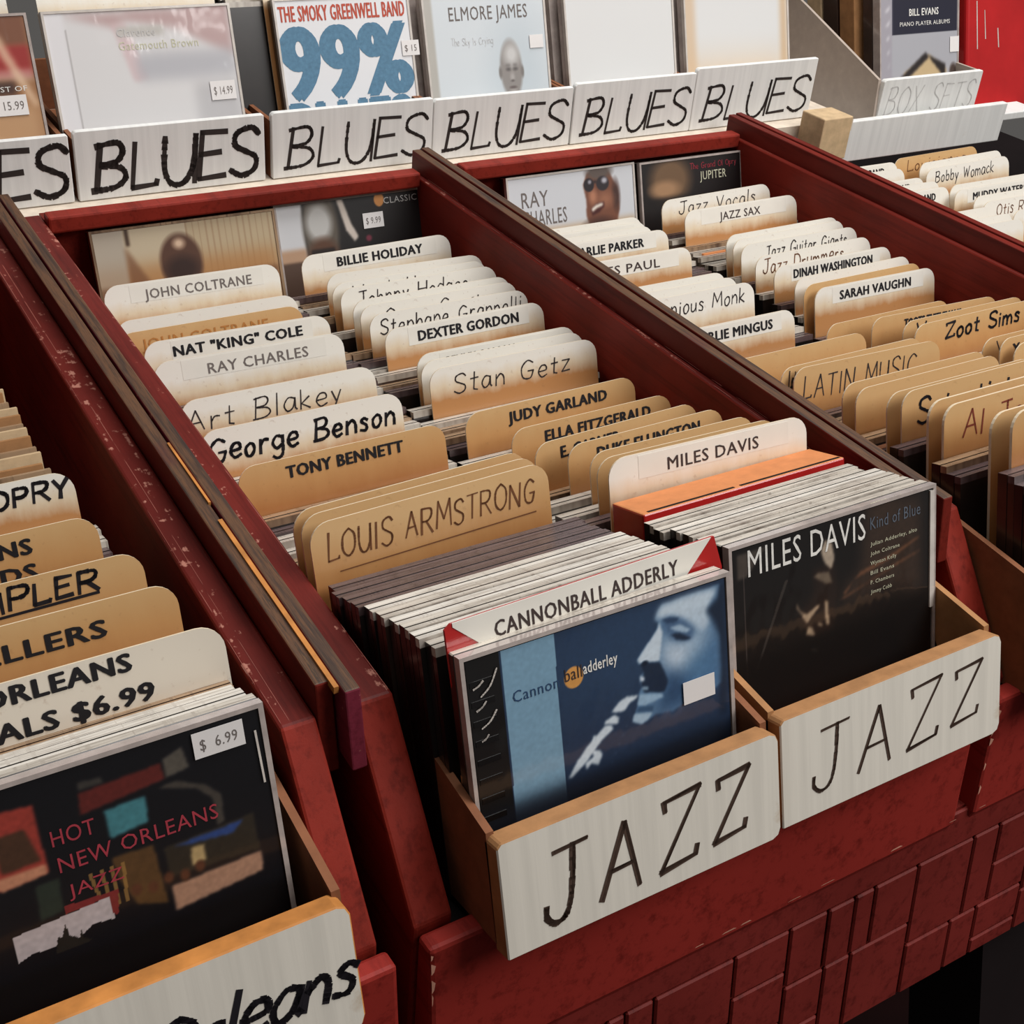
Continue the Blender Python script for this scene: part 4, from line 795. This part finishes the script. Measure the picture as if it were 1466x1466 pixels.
a.ell(.28, .33, .1, .1, (90, 60, 44), .3); a.rect(.2, .30, .36, .34, (34, 24, 22), 1); a.poly([(.40, -.02), (.44, -.02), (.49, .16), (.53, .25), (.5, .28), (.45, .2)], (206, 194, 182), 1)
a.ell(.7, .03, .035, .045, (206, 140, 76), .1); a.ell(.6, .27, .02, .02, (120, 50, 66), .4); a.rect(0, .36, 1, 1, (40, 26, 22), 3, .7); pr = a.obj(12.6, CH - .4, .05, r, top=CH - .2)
printed('CLASSIC', 2.9, 5.9, CH - .95, .5, .03, 'faint', pr, -.004); sticker(r, .9, 2.7, CH - 2.7, CH - 1.5, -.03, '$ 9.99')
r = feature_case(35.3, 55.4, -2.5, 'disc with white cover of a laughing man in sunglasses, back of right bin', rim='clear_edge_light', w=13.4)
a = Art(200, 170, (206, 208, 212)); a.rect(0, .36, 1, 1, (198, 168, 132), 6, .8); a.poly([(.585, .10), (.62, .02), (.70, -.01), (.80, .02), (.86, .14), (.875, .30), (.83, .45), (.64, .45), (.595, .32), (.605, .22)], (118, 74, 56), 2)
a.ell(.72, .02, .10, .055, (96, 84, 78), .35); a.ell(.85, .2, .03, .10, (70, 46, 40), .5); a.ell(.66, .19, .03, .05, (176, 120, 92), .6); a.ell(.76, .22, .06, .05, (160, 108, 82), .7, .8)
a.ell(.632, .105, .042, .048, (40, 34, 38), .12); a.ell(.745, .105, .052, .052, (48, 42, 46), .12); a.rect(.67, .08, .70, .095, (40, 34, 38), 1); a.ell(.76, .085, .022, .02, (178, 176, 184), .5); a.ell(.64, .085, .014, .014, (150, 148, 156), .5)
a.poly([(.635, .28), (.68, .245), (.745, .235), (.75, .27), (.70, .31), (.645, .325)], (70, 32, 30), 1); a.poly([(.64, .275), (.68, .25), (.74, .242), (.735, .262), (.69, .275), (.648, .298)], (230, 222, 208), 1)
a.ell(.70, .42, .12, .07, (44, 26, 26), .5, .8)
pr = a.obj(13.0, CH - .4, .05, r, top=CH - .2)
printed('RAY', -5.3, -2.6, CH - 2.7, 1.3, .03, 'grey', pr, -.01); printed('CHARLES', -5.3, -.8, CH - 4.3, 1.3, .03, 'grey', pr, -.012)
r = feature_case(49.0, 55.0, -2.5, 'disc with black cover and man in hat, back corner of the right bin', w=11.8)
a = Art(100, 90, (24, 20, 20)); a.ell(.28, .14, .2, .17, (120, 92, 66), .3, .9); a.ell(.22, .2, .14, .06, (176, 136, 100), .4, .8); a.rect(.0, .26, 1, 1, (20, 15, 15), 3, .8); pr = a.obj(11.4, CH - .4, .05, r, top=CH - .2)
hand('The Grand Ol Opry', -.2, 5.2, CH - 1.15, .5, .05, .03, 'pink_ink', pr); printed('JUPITER', .9, 4.0, CH - 2.2, .75, .03, 'cream_ink', pr, -.01)

# 8. blues discs in the upper boxes
def bl_case(x, y, zt, label, w=CW, h=CH, **k): return feature_case(x, y + UPV.y * h, zt + UPV.z * h, label, w=w, h=h, **k)
Z0 = -1.5; YB = 61.3
def bl_stack(x, n, y0, where, w=CW, side='case_dark', top='top_pale'):
    for i in range(n):
        plain_case(x + random.uniform(-.25, .25), y0 + 1.1 + i * 1.07 + UPV.y * 12.2, Z0 + UPV.z * 12.2 + random.uniform(-.15, .05), top, side, 'disc case standing in the BLUES box ' + where, 'disc cases in the BLUES box ' + where, h=12.2)
def bl_card(x, y, w, label, text=None, f=(.3, .8), h=14.6):
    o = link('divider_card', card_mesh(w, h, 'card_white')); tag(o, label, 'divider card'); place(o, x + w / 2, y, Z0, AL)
    if text: printed(text, -w / 2 + w * f[0], -w / 2 + w * f[1], h - 1.55, .8, -.02, 'grey', o, .02)
r = bl_case(-14.2, YB, Z0, 'disc with red and brown wrapped cover at the top left edge')
a = Art(100, 90, (150, 104, 66)); a.rect(0, 0, 1, .16, (120, 74, 50), 3); a.rect(0, .16, 1, .34, (150, 38, 34), 2); a.rect(.6, .3, 1, .36, (220, 200, 190), 1, .5); a.poly([(.8, .1), (.86, .1), (1, .5), (.97, .52)], (222, 190, 160), 1, .8); a.poly([(.5, .55), (.6, .55), (1, .85), (1, .9)], (226, 204, 176), 2, .7)
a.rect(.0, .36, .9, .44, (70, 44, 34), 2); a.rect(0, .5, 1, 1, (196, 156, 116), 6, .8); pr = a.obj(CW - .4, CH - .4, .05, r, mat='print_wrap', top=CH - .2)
printed('THE BEST OF', 2.0, 6.2, CH * .58, .35, .03, 'white_ink', pr, .01); sticker(r, 3.4, 6.0, 5.6, 7.0, -.03, '$ 15.99')
bl_card(-14.3, YB + 2.6, 13.6, 'white card behind the red and brown disc at top left')
r = bl_case(1.0, YB, Z0, 'shrink-wrapped whitish disc with faint pink title in the second BLUES box', side='top_pale', rim='clear_edge_light')
a = Art(120, 100, (214, 212, 212)); a.poly([(.1, .02), (.75, 0), (1, .0), (1, .3), (.7, .12), (.42, .06), (.36, .1)], (176, 142, 140), 4, .8); a.poly([(.34, .08), (.42, .08), (.5, .4), (.42, .42)], (206, 176, 178), 3, .7); a.rect(.45, .26, 1, .42, (172, 172, 178), 5, .8)
a.rect(.75, .45, 1, 1, (178, 176, 178), 6, .7); a.rect(.0, 0, .1, 1, (222, 220, 222), 1); a.rect(.1, .1, .107, 1, (176, 172, 172), 0); a.rect(.36, .1, .62, .16, (188, 184, 178), 1)
pr = a.obj(CW - .3, CH - .3, .05, r, mat='print_wrap', top=CH - .15); printed('Clarence', -1.9, 1.0, CH - 2.0, .55, .03, 'faint', pr, .01); printed('Gatemouth Brown', -1.9, 4.2, CH - 2.95, .6, .03, 'cream_ink', pr, .01); sticker(r, 4.6, 6.6, CH - 7.0, CH - 5.6, -.03, '$ 14.99')
bl_card(1.2, YB + 1.6, 13.4, 'white card with grey print above the shrink-wrapped whitish disc', 'CLARENCE BROWN', (.3, .75), 14.4)
m_ = YB + 1.9
r = bl_case(18.9, YB + .5, Z0, 'disc with big blue 99% on white in the third BLUES box', side='case_dark', rim='clear_edge_light', w=12.0)
a = Art(30, 30, (222, 222, 224)); pr = a.obj(11.7, CH - .2, .05, r, top=CH - .1)
printed('THE SMOKY GREENWELL BAND', -5.6, 5.5, CH - 1.75, 1.15, .03, 'redprint', pr, .02)
printed('99%', -5.6, 5.4, CH - 7.6, 5.3, .03, 'blue_ink', pr, .05)
printed('BLUES', -5.5, 5.0, CH - 11.6, 3.6, .03, 'blue_ink', pr, .05)
sticker(r, 4.9, 6.5, CH - 4.9, CH - 3.7, -.03, '$ 15')
bl_stack(15.9, 7, YB + .9, 'third from left')
bl_card(18.6, YB + 1.72, 12.4, 'white card with grey print above the big blue 99% disc', 'GREENWELL', (.25, .72), 14.0)
r = bl_case(32.0, YB + .4, Z0, 'disc with pale grey cover and small bald portrait in the fourth BLUES box', side='clear_edge', rim='clear_edge_light', w=12.2)
a = Art(170, 150, (206, 212, 216)); a.rect(0, 0, .06, 1, (176, 172, 164), 1); a.ell(.75, .5, .24, .35, (188, 198, 204), .6, .8); a.ell(.68, .53, .095, .2, (138, 132, 128), .12); a.ell(.69, .43, .06, .07, (196, 194, 192), .6); a.ell(.655, .53, .02, .012, (92, 86, 84), .6); a.ell(.715, .53, .02, .012, (92, 86, 84), .6); a.rect(.635, .50, .675, .508, (100, 94, 92), 1); a.rect(.695, .50, .735, .508, (100, 94, 92), 1)
a.ell(.685, .585, .018, .03, (166, 160, 156), .6); a.ell(.685, .61, .016, .008, (96, 88, 86), .6); a.ell(.685, .655, .03, .01, (96, 84, 82), .5); a.ell(.685, .68, .03, .014, (160, 154, 150), .6); a.ell(.585, .55, .014, .04, (120, 114, 110), .4); a.ell(.775, .55, .014, .04, (120, 114, 110), .4); a.rect(.6, .72, .78, .85, (70, 64, 64), 2)
pr = a.obj(11.8, CH - .3, .05, r, top=CH - .15); printed('ELMORE JAMES', -3.6, 4.2, CH - 2.4, 1.1, .03, 'grey', pr, -.008); hand('The Sky Is Crying', -3.6, .5, CH - 4.4, .6, .03, .03, 'faint', pr); sticker(r, 4.2, 5.6, CH - 5.0, CH - 3.9, -.03)
bl_stack(31.0, 7, YB + .9, 'fourth from left', side='clear_edge')
for i, (x, w) in enumerate(((46.1, 12.2), (59.5, 13.0))):
    r = bl_case(x, YB + .3, Z0, ['blank white disc sleeve in the fifth BLUES box', 'blank white disc sleeve with browned edges in the rightmost BLUES box'][i], side='clear_edge', rim='clear_edge_light', w=w)
    a = Art(60, 60, (216, 216, 215)); 
    if i: a.rect(0, 0, .1, 1, (206, 178, 146), 2, .8); a.rect(.93, 0, 1, 1, (198, 164, 124), 1, .8); a.rect(0, .6, 1, 1, (214, 180, 140), 7, .6)
    a.obj(w - .3, CH - .3, .05, r, top=CH - .15); bl_stack(x - .4, 6, YB + .8, ['fifth from left', 'rightmost'][i], side='clear_edge', top='top_white')

# ------------------------------------------------------------------ far right corner
r, f = card_box(83.4, 98.2, 60.0, .9, -4.0, 22, 'grey cardboard box lettered BOX SETS in faint pencil capitals', None, 0.0, hh=4.9, side='grey_board', thick=.6, front='sign_white', lip='sign_white', rnd=.15, sidez=.6)
fl_ = [q for q in r.children if q.name.startswith('side_flap')]
for q in fl_:
    D.objects.remove(q)
m = MB(); m.prism_x([(22, 0), (24, 13), (13, 9.3), (.6, 4.8), (.1, 0)], -7.75, -7.4); link('side_flap', m.mesh('side_flap', ['grey_board']), r)
m = MB(); m.prism_x([(22, 0), (22, 4.8), (.6, 4.8), (.1, 0)], 7.05, 7.4); link('side_flap', m.mesh('side_flap', ['grey_board']), r)
hand('BOX SETS', -6.6, 6.4, 1.2, 2.7, .12, -.02, 'faint', f, .1, gap=.3)
r = bl_case(86.2, 62.2, -3.4, 'boxed set in crinkled wrap with navy title panel and grey portrait', name='box_set', cat='box set', side='case_brown', rim='clear_edge', w=12.0, h=14.5, t=2.4)
a = Art(110, 120, (168, 168, 174)); a.rect(.14, 0, 1, .46, (34, 34, 50), 0); a.rect(0, 0, .14, 1, (160, 156, 164), 1); 
for k in range(8): a.poly([(.02 + .01 * k, .1 + .1 * k), (.12, .05 + .1 * k), (.10, .09 + .1 * k)], (226, 224, 228), 1, .8)
a.poly([(.3, .74), (.62, .62), (.86, .74), (.86, 1), (.2, 1)], (196, 172, 132), 2); a.poly([(.2, .8), (.58, .6), (.62, .64), (.24, .84)], (40, 34, 34), 1); a.poly([(.6, .62), (.84, .7), (.84, .86), (.78, .76)], (36, 30, 30), 1); a.ell(.42, .88, .08, .05, (40, 32, 30), .4); a.ell(.72, .9, .06, .05, (44, 36, 34), .4); a.ell(.95, .76, .05, .06, (70, 56, 50), .3)
pr = a.obj(11.6, 14.1, .05, r, mat='print_wrap', top=14.3); printed('BILL EVANS', -1.6, 2.8, 9.6, .7, .03, 'white_ink', pr, .02); printed('PIANO PLAYER ALBUMS', -3.0, 4.6, 8.6, .42, .03, 'white_ink', pr, .01); sticker(r, 4.6, 6.0, 5.6, 7.2, -.03)
for i in range(3):
    o = link('box_set', MB().box(-5.6, 5.6, 0, 2.2, 0, 14.2, 0).mesh('box_set', [['kraft', 'case_brown', 'pale_wood'][i]])); bevelmod(o, .1); tag(o, 'box set standing behind the navy titled one, %s' % ['dark brown spine', 'black spine', 'wood-coloured spine'][i], 'box set', 'box sets in the grey box'); place(o, 91.2, 65.4 + i * 2.6, -3.4, AL)
r = empty('box_set'); tag(r, 'bright red plastic-wrapped box at the top right corner', 'box set'); m = MB(); m.box(-11, 11, 0, 3, 0, 19); o = link('box_body', m.mesh('box_body', ['red_plastic']), r); bevelmod(o, .4, 3); place(r, 111.4, 62.5, -4.9, AL)
m = MB(); 
for k, (x, z, L_) in enumerate(((-9.5, 12, 5), (-8.2, 11, 3), (-6.0, 9, 2))): ribbon(m, [(x, z), (x + .2, z - L_)], .12, -.02, k)
link('wrap_wrinkle', m.mesh('wrap_wrinkle', ['clear_edge_light']), r)
o = link('foam_board', MB().box(-13.2, 13.2, 0, .8, 0, 4.2).mesh('foam_board', ['sign_white'])); bevelmod(o, .1); tag(o, 'long white card strip standing below the BOX SETS box', 'board'); place(o, 88.4, 58.3, -6.6)
o = link('foam_board', MB().box(-16, 17, 0, 16, 0, .8).mesh('foam_board', ['sign_white'])); bevelmod(o, .1); tag(o, 'white board lying flat that carries the BOX SETS box', 'board'); place(o, 92, 59.6, -4.9)
o = link('wood_block', MB().box(-2.0, 1.8, 0, 3.2, 0, 4.2).mesh('wood_block', ['pale_wood'])); bevelmod(o, .12); tag(o, 'pale wood block standing at the back end of the right partition', 'block'); place(o, 72.4, 54.6, -4.6)
